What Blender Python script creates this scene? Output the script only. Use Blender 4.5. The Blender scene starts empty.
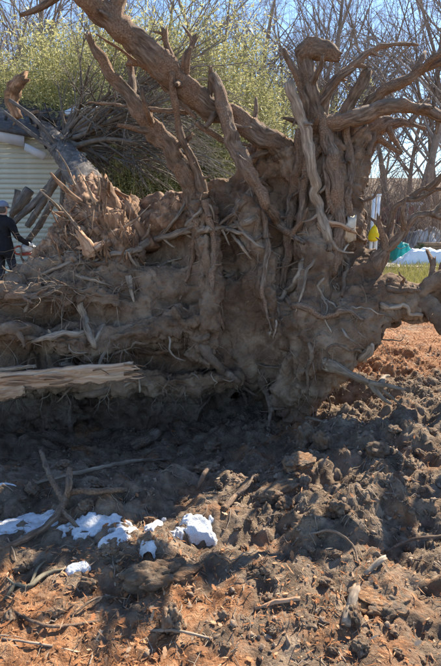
import bpy, bmesh, math, random
import numpy as np
from mathutils import Vector, Matrix

# ------------------------------------------------------------------ camera, sky, sun
S = bpy.context.scene
COL = S.collection
F, HOR, CAMZ = 500.0, 215.0, 1.6            # focal length in photo pixels, horizon row, eye height
PITCH = math.atan((333.0 - HOR) / F)
cd = bpy.data.cameras.new('camera'); cam = bpy.data.objects.new('camera', cd); COL.objects.link(cam)
cd.sensor_fit = 'VERTICAL'; cd.sensor_height = 36.0; cd.lens = 36.0 * F / 666.0
cd.clip_start = 0.05; cd.clip_end = 3000
cam.location = (0, 0, CAMZ); cam.rotation_euler = (math.pi / 2 - PITCH, 0, 0)
S.camera = cam

SUN_AZ, SUN_EL = 38.0, 39.0                 # degrees right of the view direction, above the horizon
w = bpy.data.worlds.new('World'); S.world = w; w.use_nodes = True
nt = w.node_tree; bg = nt.nodes['Background']
sky = nt.nodes.new('ShaderNodeTexSky'); sky.sky_type = 'NISHITA'; sky.sun_disc = False
sky.sun_elevation = math.radians(SUN_EL); sky.sun_rotation = math.radians(SUN_AZ)
sky.altitude = 800; sky.air_density = 1.0; sky.dust_density = 0.1; sky.ozone_density = 3.5
nt.links.new(sky.outputs[0], bg.inputs[0]); bg.inputs[1].default_value = 0.11
ld = bpy.data.lights.new('sun', 'SUN'); sun = bpy.data.objects.new('sun', ld); COL.objects.link(sun)
ld.energy = 5.0; ld.angle = math.radians(0.53); ld.color = (1.0, 0.91, 0.76)
sv = Vector((math.sin(math.radians(SUN_AZ)) * math.cos(math.radians(SUN_EL)),
             math.cos(math.radians(SUN_AZ)) * math.cos(math.radians(SUN_EL)), math.sin(math.radians(SUN_EL))))
sun.rotation_euler = sv.to_track_quat('Z', 'Y').to_euler()
S.view_settings.view_transform = 'Standard'; S.view_settings.look = 'None'
S.view_settings.gamma = 1.0; S.view_settings.exposure = 1.45
S.render.engine = 'CYCLES'

rng = np.random.default_rng(7)
random.seed(7)

# ------------------------------------------------------------------ helpers
_c, _s = math.cos(PITCH), math.sin(PITCH)
def P(x, y, Y):
    """photo pixel + distance in front of the camera -> world point"""
    dx = (x - 220.5) / F; dy = (333.0 - y) / F
    k = Y / (dy * _s + _c)
    return np.array([dx * k, Y, CAMZ + (dy * _c - _s) * k])
def PX(n, Y): return n * Y / F * 1.02

GR = rng.normal(size=(256, 3)); GR /= np.linalg.norm(GR, axis=1)[:, None]
PERM = rng.permutation(256)
PERM = np.concatenate([PERM, PERM, PERM])
def perlin(p):
    p = np.asarray(p, float); i = np.floor(p).astype(int); f = p - i
    u = f * f * f * (f * (f * 6 - 15) + 10); i &= 255
    out = 0
    for a in (0, 1):
        wa = u[..., 0] if a else 1 - u[..., 0]
        for b in (0, 1):
            wb = u[..., 1] if b else 1 - u[..., 1]
            for c in (0, 1):
                wc = u[..., 2] if c else 1 - u[..., 2]
                h = PERM[(PERM[(PERM[(i[..., 0] + a) & 255] + i[..., 1] + b) & 255] + i[..., 2] + c) & 255]
                g = GR[h]
                out = out + wa * wb * wc * (g[..., 0] * (f[..., 0] - a) + g[..., 1] * (f[..., 1] - b) + g[..., 2] * (f[..., 2] - c))
    return out
def fbm(p, o=4, lac=2.1, gain=0.5):
    p = np.asarray(p, float); s = 0; a = 1.0
    for k in range(o):
        s = s + a * perlin(p + 17.3 * k); p = p * lac; a *= gain
    return s
RJ = rng.random((4096, 3))
def worley(p):
    """F1, F2 cell distances"""
    p = np.asarray(p, float); i = np.floor(p).astype(int); f = p - i
    f1 = np.full(p.shape[:-1], 9.0); f2 = f1.copy()
    for a in (-1, 0, 1):
        for b in (-1, 0, 1):
            for c in (-1, 0, 1):
                h = ((i[..., 0] + a) * 73856093 ^ (i[..., 1] + b) * 19349663 ^ (i[..., 2] + c) * 83492791) & 4095
                d = np.linalg.norm(np.array([a, b, c]) + RJ[h] - f, axis=-1)
                f2 = np.minimum(f2, np.maximum(f1, d)); f1 = np.minimum(f1, d)
    return f1, f2
def sstep(a, b, x):
    t = np.clip((x - a) / (b - a), 0, 1); return t * t * (3 - 2 * t)

class MB:
    """collects tubes, boxes and sheets, then builds ONE mesh object"""
    def __init__(s): s.v = []; s.f = []; s.q = []; s.t = []; s.n = 0
    def add(s, v, quads=None, tris=None, fib=None):
        v = np.asarray(v, float)
        s.v.append(v); s.f.append(np.asarray(fib, float) if fib is not None else v)
        if quads is not None and len(quads): s.q.append(np.asarray(quads, int) + s.n)
        if tris is not None and len(tris): s.t.append(np.asarray(tris, int) + s.n)
        s.n += len(v)
    def tube(s, pts, rad, seg=8, step=None, bump=0.0, bfreq=9.0, lobes=0.0, jag=0.0, cap=True, oval=1.0, sub=6, seed=0, gnarl=0.0):
        pts = np.asarray(pts, float); rad = np.asarray(rad, float)
        n = len(pts)
        if sub > 1 and n > 2 or (n == 2 and sub > 1):
            pe = np.vstack([2 * pts[0] - pts[1], pts, 2 * pts[-1] - pts[-2]])
            out = []; ro = []
            for k in range(n - 1):
                p0, p1, p2, p3 = pe[k:k + 4]
                L = np.linalg.norm(p2 - p1); m = max(2, int(L / step)) if step else sub
                t = np.linspace(0, 1, m, endpoint=False)[:, None]
                out.append(0.5 * (2 * p1 + (p2 - p0) * t + (2 * p0 - 5 * p1 + 4 * p2 - p3) * t * t + (3 * p1 - p0 - 3 * p2 + p3) * t ** 3))
                ro.append(rad[k] + (rad[k + 1] - rad[k]) * t[:, 0])
            pts = np.vstack(out + [pts[-1:]]); rad = np.concatenate(ro + [rad[-1:]])
        n = len(pts)
        if gnarl:
            k_ = 1.0 / max(rad.max(), .012)
            pts = pts + gnarl * rad[:, None] * np.stack([fbm(pts * k_ * .35 + seed * 7.7 + a * 13.1, 3) for a in range(3)], -1) * np.minimum(1, np.arange(n) / 3.0)[:, None]
            rad = rad * (1 + .2 * fbm(pts * k_ * .45 + seed, 2))
        T = np.gradient(pts, axis=0); T /= np.linalg.norm(T, axis=1)[:, None] + 1e-9
        U = np.zeros_like(T); a = np.array([0, 0, 1.0]) if abs(T[0, 2]) < .9 else np.array([1.0, 0, 0])
        u = np.cross(T[0], a); u /= np.linalg.norm(u)
        for k in range(n):
            u = u - T[k] * u.dot(T[k]); u /= np.linalg.norm(u) + 1e-9; U[k] = u
        V = np.cross(T, U)
        th = np.linspace(0, 2 * math.pi, seg, endpoint=False)
        arc = np.concatenate([[0], np.cumsum(np.linalg.norm(np.diff(pts, axis=0), axis=1))])
        ct, st = np.cos(th), np.sin(th)
        fib = np.stack([rad[:, None] * ct, rad[:, None] * st, np.repeat(arc[:, None], seg, 1)], -1) + seed * 3.17
        r = np.repeat(rad[:, None], seg, 1)
        if bump:
            q = pts[:, None, :] + r[..., None] * (U[:, None] * ct[:, None] + V[:, None] * st[:, None])
            fr = fib * np.array([1, 1, .22]) / max(rad.max(), 1e-4) * 1.6
            r = r * (1 + bump * (1.1 * fbm(q * bfreq + seed, 3) + 0.9 * fbm(fr, 3) + .5 * fbm(fr * 3.1 + 5, 2) + .35 * fbm(q * bfreq * 4.5, 2)))
        if lobes: r = r * (1 + lobes * np.sin(3 * th + seed + 1.2 * fbm(pts * 2.0, 2)[:, None] * 3))
        v = pts[:, None, :] + r[..., None] * (U[:, None] * ct[:, None] + V[:, None] * (st[:, None] * oval))
        if jag:
            rr = np.random.default_rng(int(seed * 977) + 5)
            v[-1] += T[-1] * (rr.random(seg)[:, None] - .35) * rad[-1] * jag
            v[-2] += T[-1] * (rr.random(seg)[:, None] - .5) * rad[-1] * jag * .3
        v = v.reshape(-1, 3); f2 = fib.reshape(-1, 3)
        i = np.arange(n - 1)[:, None] * seg; j = np.arange(seg)[None]; j2 = (j + 1) % seg
        q = np.stack([i + j, i + j2, i + seg + j2, i + seg + j], -1).reshape(-1, 4)
        tr = None
        if cap:
            c0 = len(v); v = np.vstack([v, pts[0], pts[-1] - T[-1] * rad[-1] * (0.5 if jag else -.3)])
            f2 = np.vstack([f2, f2[0], f2[-1]])
            jj = np.arange(seg); e = (n - 1) * seg
            tr = np.vstack([np.stack([np.full(seg, c0), (jj + 1) % seg, jj], -1),
                            np.stack([np.full(seg, c0 + 1), e + jj, e + (jj + 1) % seg], -1)])
        s.add(v, q, tr, f2); return pts
    def box(s, c, size, M=None):
        c = np.asarray(c, float); h = np.asarray(size, float) / 2
        k = np.array([[x, y, z] for x in (-1, 1) for y in (-1, 1) for z in (-1, 1)]) * h
        if M is not None: k = k @ np.asarray(M).T
        s.add(k + c, [[0, 1, 3, 2], [4, 6, 7, 5], [0, 4, 5, 1], [2, 3, 7, 6], [0, 2, 6, 4], [1, 5, 7, 3]])
    def build(s, name, mat, parent=None, smooth=True, mesh_only=False):
        v = np.vstack(s.v); fb = np.vstack(s.f)
        q = np.vstack(s.q) if s.q else np.zeros((0, 4), int)
        t = np.vstack(s.t) if s.t else np.zeros((0, 3), int)
        me = bpy.data.meshes.new(name)
        me.vertices.add(len(v)); me.vertices.foreach_set('co', v.astype(np.float32).ravel())
        li = np.concatenate([q.ravel(), t.ravel()]).astype(np.int32)
        me.loops.add(len(li)); me.loops.foreach_set('vertex_index', li)
        nq, ntr = len(q), len(t)
        me.polygons.add(nq + ntr)
        st = np.concatenate([np.arange(nq) * 4, nq * 4 + np.arange(ntr) * 3]).astype(np.int32)
        me.polygons.foreach_set('loop_start', st)
        me.update(calc_edges=True); me.validate()
        at = me.attributes.new('fib', 'FLOAT_VECTOR', 'POINT'); at.data.foreach_set('vector', fb.astype(np.float32).ravel())
        if smooth: me.polygons.foreach_set('use_smooth', np.ones(len(me.polygons), bool))
        for m in (mat if isinstance(mat, (list, tuple)) else [mat]): me.materials.append(m)
        if mesh_only: return me
        return link(name, me, parent)

def link(name, me, parent=None):
    o = bpy.data.objects.new(name, me); COL.objects.link(o)
    if parent is not None: adopt(o, parent)
    return o
def adopt(o, parent):
    """parent while keeping world coordinates"""
    o.parent = parent
    M = Matrix.Identity(4); p = parent
    while p is not None:
        M = p.matrix_basis if False else (Matrix.Translation(p.location) @ Matrix.Rotation(p.rotation_euler.z, 4, 'Z')) @ M if p.parent is None else M
        p = p.parent
    o.matrix_parent_inverse = M.inverted() if parent.parent is None and parent.data is None else Matrix.Identity(4)
def tag(o, label=None, cat=None, group=None, kind=None):
    if label: o['label'] = label
    if cat: o['category'] = cat
    if group: o['group'] = group
    if kind: o['kind'] = kind
    return o
def thing(name, loc, label, cat, group=None):
    o = bpy.data.objects.new(name, None); COL.objects.link(o); o.location = loc
    o.empty_display_size = 0.1
    return tag(o, label, cat, group)

# ------------------------------------------------------------------ materials
MAT = {}
def material(name, cols, scale=6.0, rough=0.9, bump=0.4, bscale=40.0, coord='obj', stretch=None, detail=8.0, rnd=0.0,
             cols2=None, mask=None, scale2=1.2, trans=0.0, bdist=0.01, spec=0.2, cracks=0.0, cscale=14.0):
    m = bpy.data.materials.new(name); m.use_nodes = True; n = m.node_tree.nodes; L = m.node_tree.links
    b = n['Principled BSDF']; b.inputs['Roughness'].default_value = rough
    b.inputs['Specular IOR Level'].default_value = spec
    if coord == 'fib':
        a = n.new('ShaderNodeAttribute'); a.attribute_name = 'fib'; src = a.outputs['Vector']
    else:
        a = n.new('ShaderNodeTexCoord'); src = a.outputs['Object']
    geo = n.new('ShaderNodeTexCoord').outputs['Object'] if coord != 'obj' else src
    if stretch:
        mp = n.new('ShaderNodeMapping'); mp.inputs['Scale'].default_value = stretch
        L.new(src, mp.inputs['Vector']); src = mp.outputs[0]
    def noise(v, sc, d=detail, r=.6):
        t = n.new('ShaderNodeTexNoise'); t.inputs['Scale'].default_value = sc; t.inputs['Detail'].default_value = d
        t.inputs['Roughness'].default_value = r; L.new(v, t.inputs['Vector']); return t.outputs['Fac']
    def ramp(f, cs, lo=.3, hi=.7):
        r = n.new('ShaderNodeValToRGB'); e = r.color_ramp.elements
        while len(e) < len(cs): e.new(.5)
        for k, c in enumerate(cs):
            e[k].position = lo + (hi - lo) * k / max(1, len(cs) - 1); e[k].color = (*c, 1)
        L.new(f, r.inputs[0]); return r.outputs[0]
    col = ramp(noise(src, scale), cols)
    if cols2:
        c2 = ramp(noise(geo, scale * 1.7), cols2)
        mx = n.new('ShaderNodeMix'); mx.data_type = 'RGBA'
        mf = noise(geo, scale2, 5.0)
        if mask:
            ma = n.new('ShaderNodeAttribute'); ma.attribute_name = mask; ad = n.new('ShaderNodeMath'); L.new(ma.outputs['Fac'], ad.inputs[0]); L.new(mf, ad.inputs[1]); mf = ad.outputs[0]
        L.new(ramp(mf, [(0, 0, 0), (1, 1, 1)], .46, .58), mx.inputs[0])
        L.new(col, mx.inputs[6]); L.new(c2, mx.inputs[7]); col = mx.outputs[2]
    if rnd:
        oi = n.new('ShaderNodeObjectInfo'); hs = n.new('ShaderNodeHueSaturation')
        mr = n.new('ShaderNodeMapRange'); mr.inputs[3].default_value = 1 - rnd; mr.inputs[4].default_value = 1 + rnd
        L.new(oi.outputs['Random'], mr.inputs[0]); L.new(mr.outputs[0], hs.inputs['Value']); L.new(col, hs.inputs['Color']); col = hs.outputs[0]
    L.new(col, b.inputs['Base Color'])
    if bump:
        h = noise(src, bscale, 6.0, .65)
        bp = n.new('ShaderNodeBump'); bp.inputs['Strength'].default_value = bump; bp.inputs['Distance'].default_value = bdist
        if cracks:
            vo = n.new('ShaderNodeTexVoronoi'); vo.feature = 'DISTANCE_TO_EDGE'; vo.inputs['Scale'].default_value = cscale
            L.new(geo, vo.inputs['Vector'])
            mm = n.new('ShaderNodeMath'); mm.operation = 'MULTIPLY_ADD'; mm.inputs[1].default_value = cracks
            cl = n.new('ShaderNodeMath'); cl.operation = 'MINIMUM'; cl.inputs[1].default_value = .3; L.new(vo.outputs[0], cl.inputs[0])
            L.new(cl.outputs[0], mm.inputs[0]); L.new(h, mm.inputs[2]); h = mm.outputs[0]
        L.new(h, bp.inputs['Height']); L.new(bp.outputs[0], b.inputs['Normal'])
    if trans:
        tr = n.new('ShaderNodeBsdfTranslucent'); L.new(col, tr.inputs[0]); ms = n.new('ShaderNodeMixShader')
        ms.inputs[0].default_value = trans; L.new(b.outputs[0], ms.inputs[1]); L.new(tr.outputs[0], ms.inputs[2])
        L.new(ms.outputs[0], n['Material Output'].inputs[0])
    MAT[name] = m; return m

material('soil_plate', [(.155, .1, .066), (.28, .192, .128), (.4, .295, .205)], 5, .95, 1.0, 38, cols2=[(.12, .074, .048), (.24, .148, .09)], scale2=2.2, bdist=.03, cracks=.12, cscale=40)
material('ground', [(.085, .057, .038), (.21, .148, .1), (.37, .275, .192)], 9, .95, 1.0, 45, cols2=[(.13, .058, .028), (.32, .15, .07), (.46, .28, .16)], mask='litter', scale2=2.6, bdist=.03, cracks=.2, cscale=34)
material('far_ground', [(.12, .085, .055), (.2, .15, .1)], 1.5, .95, .3, 8)
material('clod', [(.1, .068, .047), (.22, .157, .107), (.37, .28, .198)], 2.2, .95, .6, 7, rnd=.2, bdist=.08, cols2=[(.12, .065, .04), (.28, .17, .1)], scale2=1.5)
material('crumb', [(.09, .063, .044), (.22, .157, .11), (.4, .305, .22)], 12, .95, 0)
material('turf', [(.16, .085, .045), (.34, .18, .09), (.48, .32, .19)], 5, .95, .6, 9, cols2=[(.14, .1, .07), (.24, .18, .13)], scale2=2, bdist=.08)
material('bark', [(.085, .058, .041), (.21, .148, .105), (.4, .305, .225)], 55, .92, 1.0, 90, coord='fib', stretch=(1, 1, .2), cols2=[(.12, .07, .044), (.27, .165, .104), (.42, .3, .2)], scale2=4.5, rnd=.12, bdist=.025)
material('bark_pale', [(.13, .095, .068), (.27, .205, .148), (.48, .385, .285)], 50, .9, 1.0, 90, coord='fib', stretch=(1, 1, .15), rnd=.2, bdist=.004)
material('caked', [(.13, .087, .06), (.24, .168, .116), (.38, .285, .205)], 9, .95, 1.0, 45, cols2=[(.13, .085, .058), (.22, .15, .105)], scale2=3, bdist=.025, rnd=.12)
material('torn', [(.11, .06, .035), (.27, .155, .09), (.46, .3, .19)], 18, .85, 1.0, 45, coord='fib', stretch=(1, 1, .1), rnd=.2, bdist=.01, cols2=[(.09, .05, .03), (.2, .12, .07)], scale2=4)
material('sapwood', [(.2, .1, .055), (.44, .26, .155), (.6, .4, .26), (.66, .5, .35)], 30, .85, 1.0, 60, coord='fib', stretch=(1, 1, .06), rnd=.12, bdist=.02)
material('white_wood', [(.55, .46, .34), (.75, .67, .54)], 20, .8, .3, 40)
material('trunk_bark', [(.05, .041, .034), (.11, .092, .078), (.21, .18, .155)], 16, .9, .7, 30, coord='fib', stretch=(1, 1, .25), bdist=.01)
material('twig_grey', [(.10, .085, .07), (.2, .175, .15)], 9, .9, 0, rnd=.15)
material('wood_tree', [(.14, .108, .09), (.24, .195, .165), (.34, .285, .25)], 3, .9, 0, rnd=.25)
material('brush', [(.16, .105, .075), (.28, .2, .15), (.4, .31, .24)], 3, .9, 0, rnd=.1)
material('bamboo_leaf', [(.19, .185, .07), (.4, .375, .16), (.64, .585, .32)], 2.5, .5, 0, trans=.5, rnd=.15)
material('bamboo_culm', [(.16, .17, .05), (.3, .3, .11)], 6, .6, 0, rnd=.15)
material('litter', [(.10, .055, .03), (.33, .135, .055), (.42, .22, .11), (.55, .42, .28)], 1.7, .85, 0, trans=.15, coord='fib', detail=2.0)
material('snow', [(.5, .47, .44), (.74, .75, .77), (.84, .85, .87)], 22, .65, 1.0, 70, spec=.3, bdist=.02)
material('siding', [(.43, .45, .39), (.52, .54, .47)], 2.5, .6, .15, 30, rnd=.05)
material('fascia', [(.34, .35, .36), (.48, .49, .5)], 3, .5, 0)
material('shingle', [(.04, .04, .045), (.09, .088, .09)], 9, .9, .5, 60, rnd=.2)
material('sheet_blue', [(.3, .4, .52), (.55, .64, .74)], 5, .4, 0)
material('black_cloth', [(.010, .010, .012), (.022, .022, .026)], 9, .9, .4, 60)
material('trouser', [(.02, .022, .03), (.035, .037, .045)], 9, .9, .3, 60)
material('skin', [(.5, .3, .22), (.58, .36, .27)], 9, .6, 0)
material('cap_blue', [(.13, .16, .23), (.22, .26, .34)], 12, .8, .3, 60)
material('glove', [(.55, .53, .5), (.7, .68, .65)], 12, .8, .2, 60)
material('tool_white', [(.5, .5, .48), (.6, .6, .58)], 9, .4, 0)
material('tool_red', [(.25, .05, .03), (.3, .06, .04)], 9, .4, 0)
material('steel', [(.3, .3, .32), (.4, .4, .42)], 9, .35, 0)
material('paint_white', [(.72, .72, .72), (.82, .82, .82)], 5, .5, 0)
material('yellow', [(.75, .48, .01), (.85, .58, .02)], 5, .6, 0)
material('red_paint', [(.36, .10, .09), (.46, .16, .14)], 5, .5, 0)
material('teal', [(.02, .3, .26), (.06, .42, .36)], 8, .5, .3, 20)
material('tarp_pale', [(.6, .68, .76), (.78, .82, .86)], 4, .5, .3, 10)
material('board_brown', [(.16, .1, .06), (.27, .18, .12)], 8, .8, .3, 30, rnd=.2)
material('rubber', [(.015, .015, .015), (.03, .03, .03)], 8, .8, 0)
material('pile', [(.22, .19, .16), (.5, .47, .44), (.74, .74, .74)], 1.6, .8, .6, 9, bdist=.1)
material('grass', [(.22, .21, .06), (.38, .35, .12)], 5, .8, 0, trans=.3)
material('gravel', [(.42, .35, .28), (.58, .5, .42)], 4, .95, .5, 30)
material('moss', [(.07, .06, .042), (.15, .13, .09), (.3, .26, .19)], 14, .95, .6, 40, coord='fib', stretch=(1, 1, .4))

# ------------------------------------------------------------------ the ground
def gz_exact(x, y):
    x = np.asarray(x, float); y = np.asarray(y, float)
    p = np.stack([x, y, np.zeros_like(x)], -1)
    pit = np.exp(-(((x + .75) / 1.75) ** 2) ** 1.6 - (((y - 4.25) / 1.05) ** 2) ** 1.3)
    near = sstep(14, 6, y) * sstep(9, 4, np.abs(x))
    z = -0.5 * pit
    z += 0.12 * np.exp(-((x - 1.15) / .7) ** 2 - ((y - 3.5) / .55) ** 2)
    z += 0.10 * np.exp(-((x - 1.6) / .8) ** 2 - ((y - 5.2) / .8) ** 2)
    z += 0.25 * np.exp(-((x + 3.2) / 1.0) ** 2 - ((y - 4.6) / 1.2) ** 2)
    rub = (sstep(1.55, 2.3, y) * .8 + .25 + .35 * sstep(-.3, .8, x)) * sstep(7.5, 4.5, y)
    f1, f2 = worley(p * 3.2 + 5); g1, g2 = worley(p * 8.0 + 1)
    wq = p + .05 * np.stack([fbm(p * 7, 2), fbm(p * 7 + 31, 2), 0 * x], -1); e1, e2 = worley(wq * 16 + 9)
    z += near * (0.06 * fbm(p * 1.1 + 3, 3) + rub * (0.13 * fbm(p * 2.6, 4) + 0.07 * (0.3 - f1 ** 2) * sstep(0, .3, f2 - f1) + sstep(-.1, .3, fbm(p * 2.1 + 55, 2)) * (0.06 * (0.3 - g1 ** 2) * sstep(-.05, .25, g2 - g1) + .03 * (.3 - e1 ** 2)) + .045 * np.abs(fbm(p * 6.5 + 2, 3)) + .025 * np.abs(fbm(p * 19 + 2, 3))))
    z += near * .03 * fbm(p * 12, 4)
    z += sstep(8, 30, y) * .4 * fbm(p * .12, 3)
    hill = sstep(34, 110, y); z += 9 * hill
    return z
def graded(a, b, fine, lo, hi, grow=1.13):
    xs = list(np.arange(lo, hi + fine * .5, fine)); st = fine; v = xs[-1]
    while v < b: st *= grow; v += st; xs.append(v)
    st = fine; v = xs[0]; left = []
    while v > a: st *= grow; v -= st; left.append(v)
    return np.array(left[::-1] + xs)
gx = graded(-900, 900, .0138, -2.0, 2.2); gy = graded(-60, 1500, .0145, 1.15, 5.4)
GX, GY = np.meshgrid(gx, gy)
GZ = gz_exact(GX, GY)
def gz(x, y):
    x = np.asarray(x, float); y = np.asarray(y, float)
    a = np.clip(np.searchsorted(gx, x) - 1, 0, len(gx) - 2); b = np.clip(np.searchsorted(gy, y) - 1, 0, len(gy) - 2)
    u = np.clip((x - gx[a]) / (gx[a + 1] - gx[a]), 0, 1); v = np.clip((y - gy[b]) / (gy[b + 1] - gy[b]), 0, 1)
    return (GZ[b, a] * (1 - u) + GZ[b, a + 1] * u) * (1 - v) + (GZ[b + 1, a] * (1 - u) + GZ[b + 1, a + 1] * u) * v
def ground_at(x, y, n=60):
    """photo pixel -> point on the ground"""
    dx = (x - 220.5) / F; dy = (333.0 - y) / F
    d = np.array([dx, dy * _s + _c, dy * _c - _s])
    t = np.concatenate([np.linspace(.8, 8, 900), np.linspace(8, 80, 400)])
    q = np.array([0, 0, CAMZ]) + t[:, None] * d
    h = q[:, 2] - gz(q[:, 0], q[:, 1])
    k = np.argmax(h < 0) if (h < 0).any() else -1
    return np.array([q[k, 0], q[k, 1], float(gz(q[k, 0], q[k, 1]))])

gp = np.stack([GX, GY, GZ], -1).reshape(-1, 3)
nx = len(gx); ny = len(gy)
i = (np.arange(ny - 1)[:, None] * nx + np.arange(nx - 1)[None]).ravel()
m = MB(); m.add(gp, np.stack([i, i + 1, i + nx + 1, i + nx], -1))
gob = tag(m.build('ground', MAT['ground']), kind='structure')
lz = .14 * sstep(2.2, 1.8, GY) * sstep(.5, -.2, GX) - .1 + .2 * sstep(.9, 1.5, GX) * sstep(4.3, 5.0, GY) * sstep(12, 9, GY) + .05 * sstep(2.0, 1.7, GY)
gob.data.attributes.new('litter', 'FLOAT', 'POINT').data.foreach_set('value', lz.astype(np.float32).ravel())

def sheet(name, mat, poly_px, lift=.006, res=40, kind='structure'):
    """a thin sheet following the ground inside the quad whose corners are photo pixels"""
    c = [ground_at(*q) for q in poly_px]
    u = np.linspace(0, 1, res); A, B = np.meshgrid(u, u)
    q = ((1 - A) * (1 - B))[..., None] * c[0] + (A * (1 - B))[..., None] * c[1] + (A * B)[..., None] * c[2] + ((1 - A) * B)[..., None] * c[3]
    q = q.reshape(-1, 3); q[:, 0] += .25 * fbm(q * .8, 2) ; q[:, 1] += .25 * fbm(q * .8 + 9, 2)
    q[:, 2] = gz(q[:, 0], q[:, 1]) + lift
    ii = (np.arange(res - 1)[:, None] * res + np.arange(res - 1)[None]).ravel()
    mm = MB(); mm.add(q, np.stack([ii, ii + 1, ii + res + 1, ii + res], -1))
    return tag(mm.build(name, mat), kind=kind)
sheet('path', MAT['gravel'], [(375, 268), (520, 268), (520, 250), (372, 250)], .02)

# ------------------------------------------------------------------ the uprooted tree
TREE = thing('uprooted_tree', (-.2, 4.7, -.45), 'huge uprooted tree with its earth-caked root plate tipped up and trunk on the house', 'tree')

ico = {}
def ico_mesh(sub):
    if sub not in ico:
        b = bmesh.new(); bmesh.ops.create_icosphere(b, subdivisions=sub, radius=1)
        b.verts.ensure_lookup_table()
        ico[sub] = (np.array([v.co[:] for v in b.verts]), np.array([[v.index for v in f.verts] for f in b.faces])); b.free()
    return ico[sub]
tmp = MB()
def blob(x, y, Y, rx, ry, d):
    if 50 < x < 320 and y > 220: Y += .16
    v, f = ico_mesh(3); c = P(x, y, Y)
    tmp.add(v * np.array([PX(rx, Y), d, PX(ry, Y)]) + c, None, f)
def ridge(pts):
    tmp.tube([P(a, b, c) for a, b, c, r in pts], [PX(r, c) for a, b, c, r in pts], seg=14, sub=6)
# the earth
for a in [(-30, 342, 4.35, 70, 55, .42), (25, 345, 4.42, 66, 58, .45), (75, 305, 4.55, 70, 55, .5), (125, 315, 4.62, 75, 72, .45), (195, 320, 4.68, 75, 85, .45),
          (255, 320, 4.62, 62, 88, .42), (295, 330, 4.5, 48, 80, .38), (300, 245, 4.72, 55, 75, .4), (250, 235, 4.85, 60, 62, .36), (190, 250, 4.85, 50, 55, .34),
          (318, 190, 4.85, 30, 70, .34), (338, 240, 4.7, 26, 60, .32), (270, 170, 4.95, 34, 32, .25), (70, 272, 4.75, 42, 34, .4), (110, 262, 4.9, 55, 42, .4),
          (100, 415, 4.75, 110, 40, .3), (210, 420, 4.85, 90, 45, .3), (20, 415, 4.6, 70, 45, .25), (300, 405, 4.6, 35, 40, .28)]:
    blob(*a)
# ridges of roots buried in the earth
for r in [[(285, 412, 4.35, 18), (312, 370, 4.22, 32), (345, 326, 4.2, 36), (378, 304, 4.25, 26), (420, 302, 4.3, 16), (460, 296, 4.4, 17)],
          [(342, 300, 4.4, 30), (362, 272, 4.45, 22), (374, 252, 4.5, 8)],
          [(204, 190, 4.65, 13), (207, 250, 4.5, 15), (209, 310, 4.38, 16), (205, 360, 4.35, 14)],
          [(250, 200, 4.6, 14), (258, 250, 4.5, 15), (270, 300, 4.35, 17), (292, 350, 4.2, 18), (296, 400, 4.2, 14)],
          [(310, 215, 4.6, 20), (318, 270, 4.4, 20), (308, 330, 4.2, 22), (300, 380, 4.15, 18)],
          [(-20, 322, 3.98, 15), (40, 338, 4.02, 15), (95, 342, 4.15, 13), (150, 330, 4.3, 14), (200, 318, 4.35, 12)],
          [(-25, 290, 4.1, 12), (20, 296, 4.15, 12), (70, 292, 4.25, 13), (120, 300, 4.35, 12)],
          [(20, 372, 4.05, 12), (90, 378, 4.15, 14), (170, 385, 4.3, 14), (240, 380, 4.35, 12)],
          [(312, 110, 4.75, 10), (318, 140, 4.72, 17), (325, 180, 4.65, 24), (330, 230, 4.6, 26)],
          [(345, 122, 4.85, 16), (352, 150, 4.8, 18), (342, 190, 4.72, 20)],
          [(368, 128, 4.9, 9), (352, 158, 4.85, 12), (338, 200, 4.8, 16)],
          [(290, 150, 4.7, 14), (300, 190, 4.65, 16), (305, 230, 4.6, 18)],
          [(120, 235, 5.05, 22), (98, 208, 5.5, 20), (90, 190, 6.2, 15)],
          [(40, 285, 4.6, 18), (66, 240, 5.0, 17), (84, 200, 5.7, 15)],
          [(170, 250, 4.9, 20), (140, 222, 5.1, 15), (108, 196, 5.7, 12)],
          [(140, 262, 4.6, 14), (112, 230, 4.9, 17), (95, 200, 5.5, 14)]]:
    ridge(r)
tobj = tmp.build('tmp', MAT['soil_plate'])
md = tobj.modifiers.new('r', 'REMESH'); md.mode = 'VOXEL'; md.voxel_size = .0148
sm = tobj.modifiers.new('s', 'SMOOTH'); sm.iterations = 8; sm.factor = .5
dg = bpy.context.evaluated_depsgraph_get()
pm = bpy.data.meshes.new_from_object(tobj.evaluated_get(dg)); pm.name = 'soil_plate'
bpy.data.objects.remove(tobj)
N = len(pm.vertices)
pc = np.zeros(N * 3, np.float32); pm.vertices.foreach_get('co', pc); pc = pc.reshape(-1, 3).astype(float)
pn = np.zeros(N * 3, np.float32); pm.vertices.foreach_get('normal', pn); pn = pn.reshape(-1, 3).astype(float)
wp = pc + .08 * np.stack([fbm(pc * 3 + k * 31, 2) for k in range(3)], -1)
f1, f2 = worley(wp * 5.0); g1, g2 = worley(wp * 12 + 4); h1, h2 = worley(wp * 27 + 2)
rough = sstep(-.25, .3, fbm(pc * 1.7 + 40, 3)) * (1 - .8 * sstep(.75, 1.1, pc[:, 0]))           # some faces smooth and plastered, others crumbly
d = .11 * fbm(pc * 1.6, 3) * (1 - .6 * sstep(.75, 1.1, pc[:, 0])) + .05 * fbm(wp * 5, 4)
strk = fbm(np.stack([wp[:, 0] * 10, wp[:, 1] * 4, wp[:, 2] * 2.2], -1), 3)     # combed down by the roots that pulled out
d += .04 * strk * (.4 + .6 * (1 - rough)) - .05 * sstep(.18, .45, fbm(pc * 3.1 + 77, 3))
d += rough * (.07 * (.3 - f1 ** 2) - .03 * sstep(.12, 0, f2 - f1)) + (.3 + .7 * rough) * .05 * ((.3 - g1 ** 2) - .35 * sstep(.16, 0, g2 - g1)) * (.35 + .65 * sstep(-.2, .25, fbm(pc * 2.6 + 11, 3))) + .016 * (.3 - h1 ** 2)
d += .03 * fbm(pc * 17, 4) * (.55 + rough)
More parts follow.
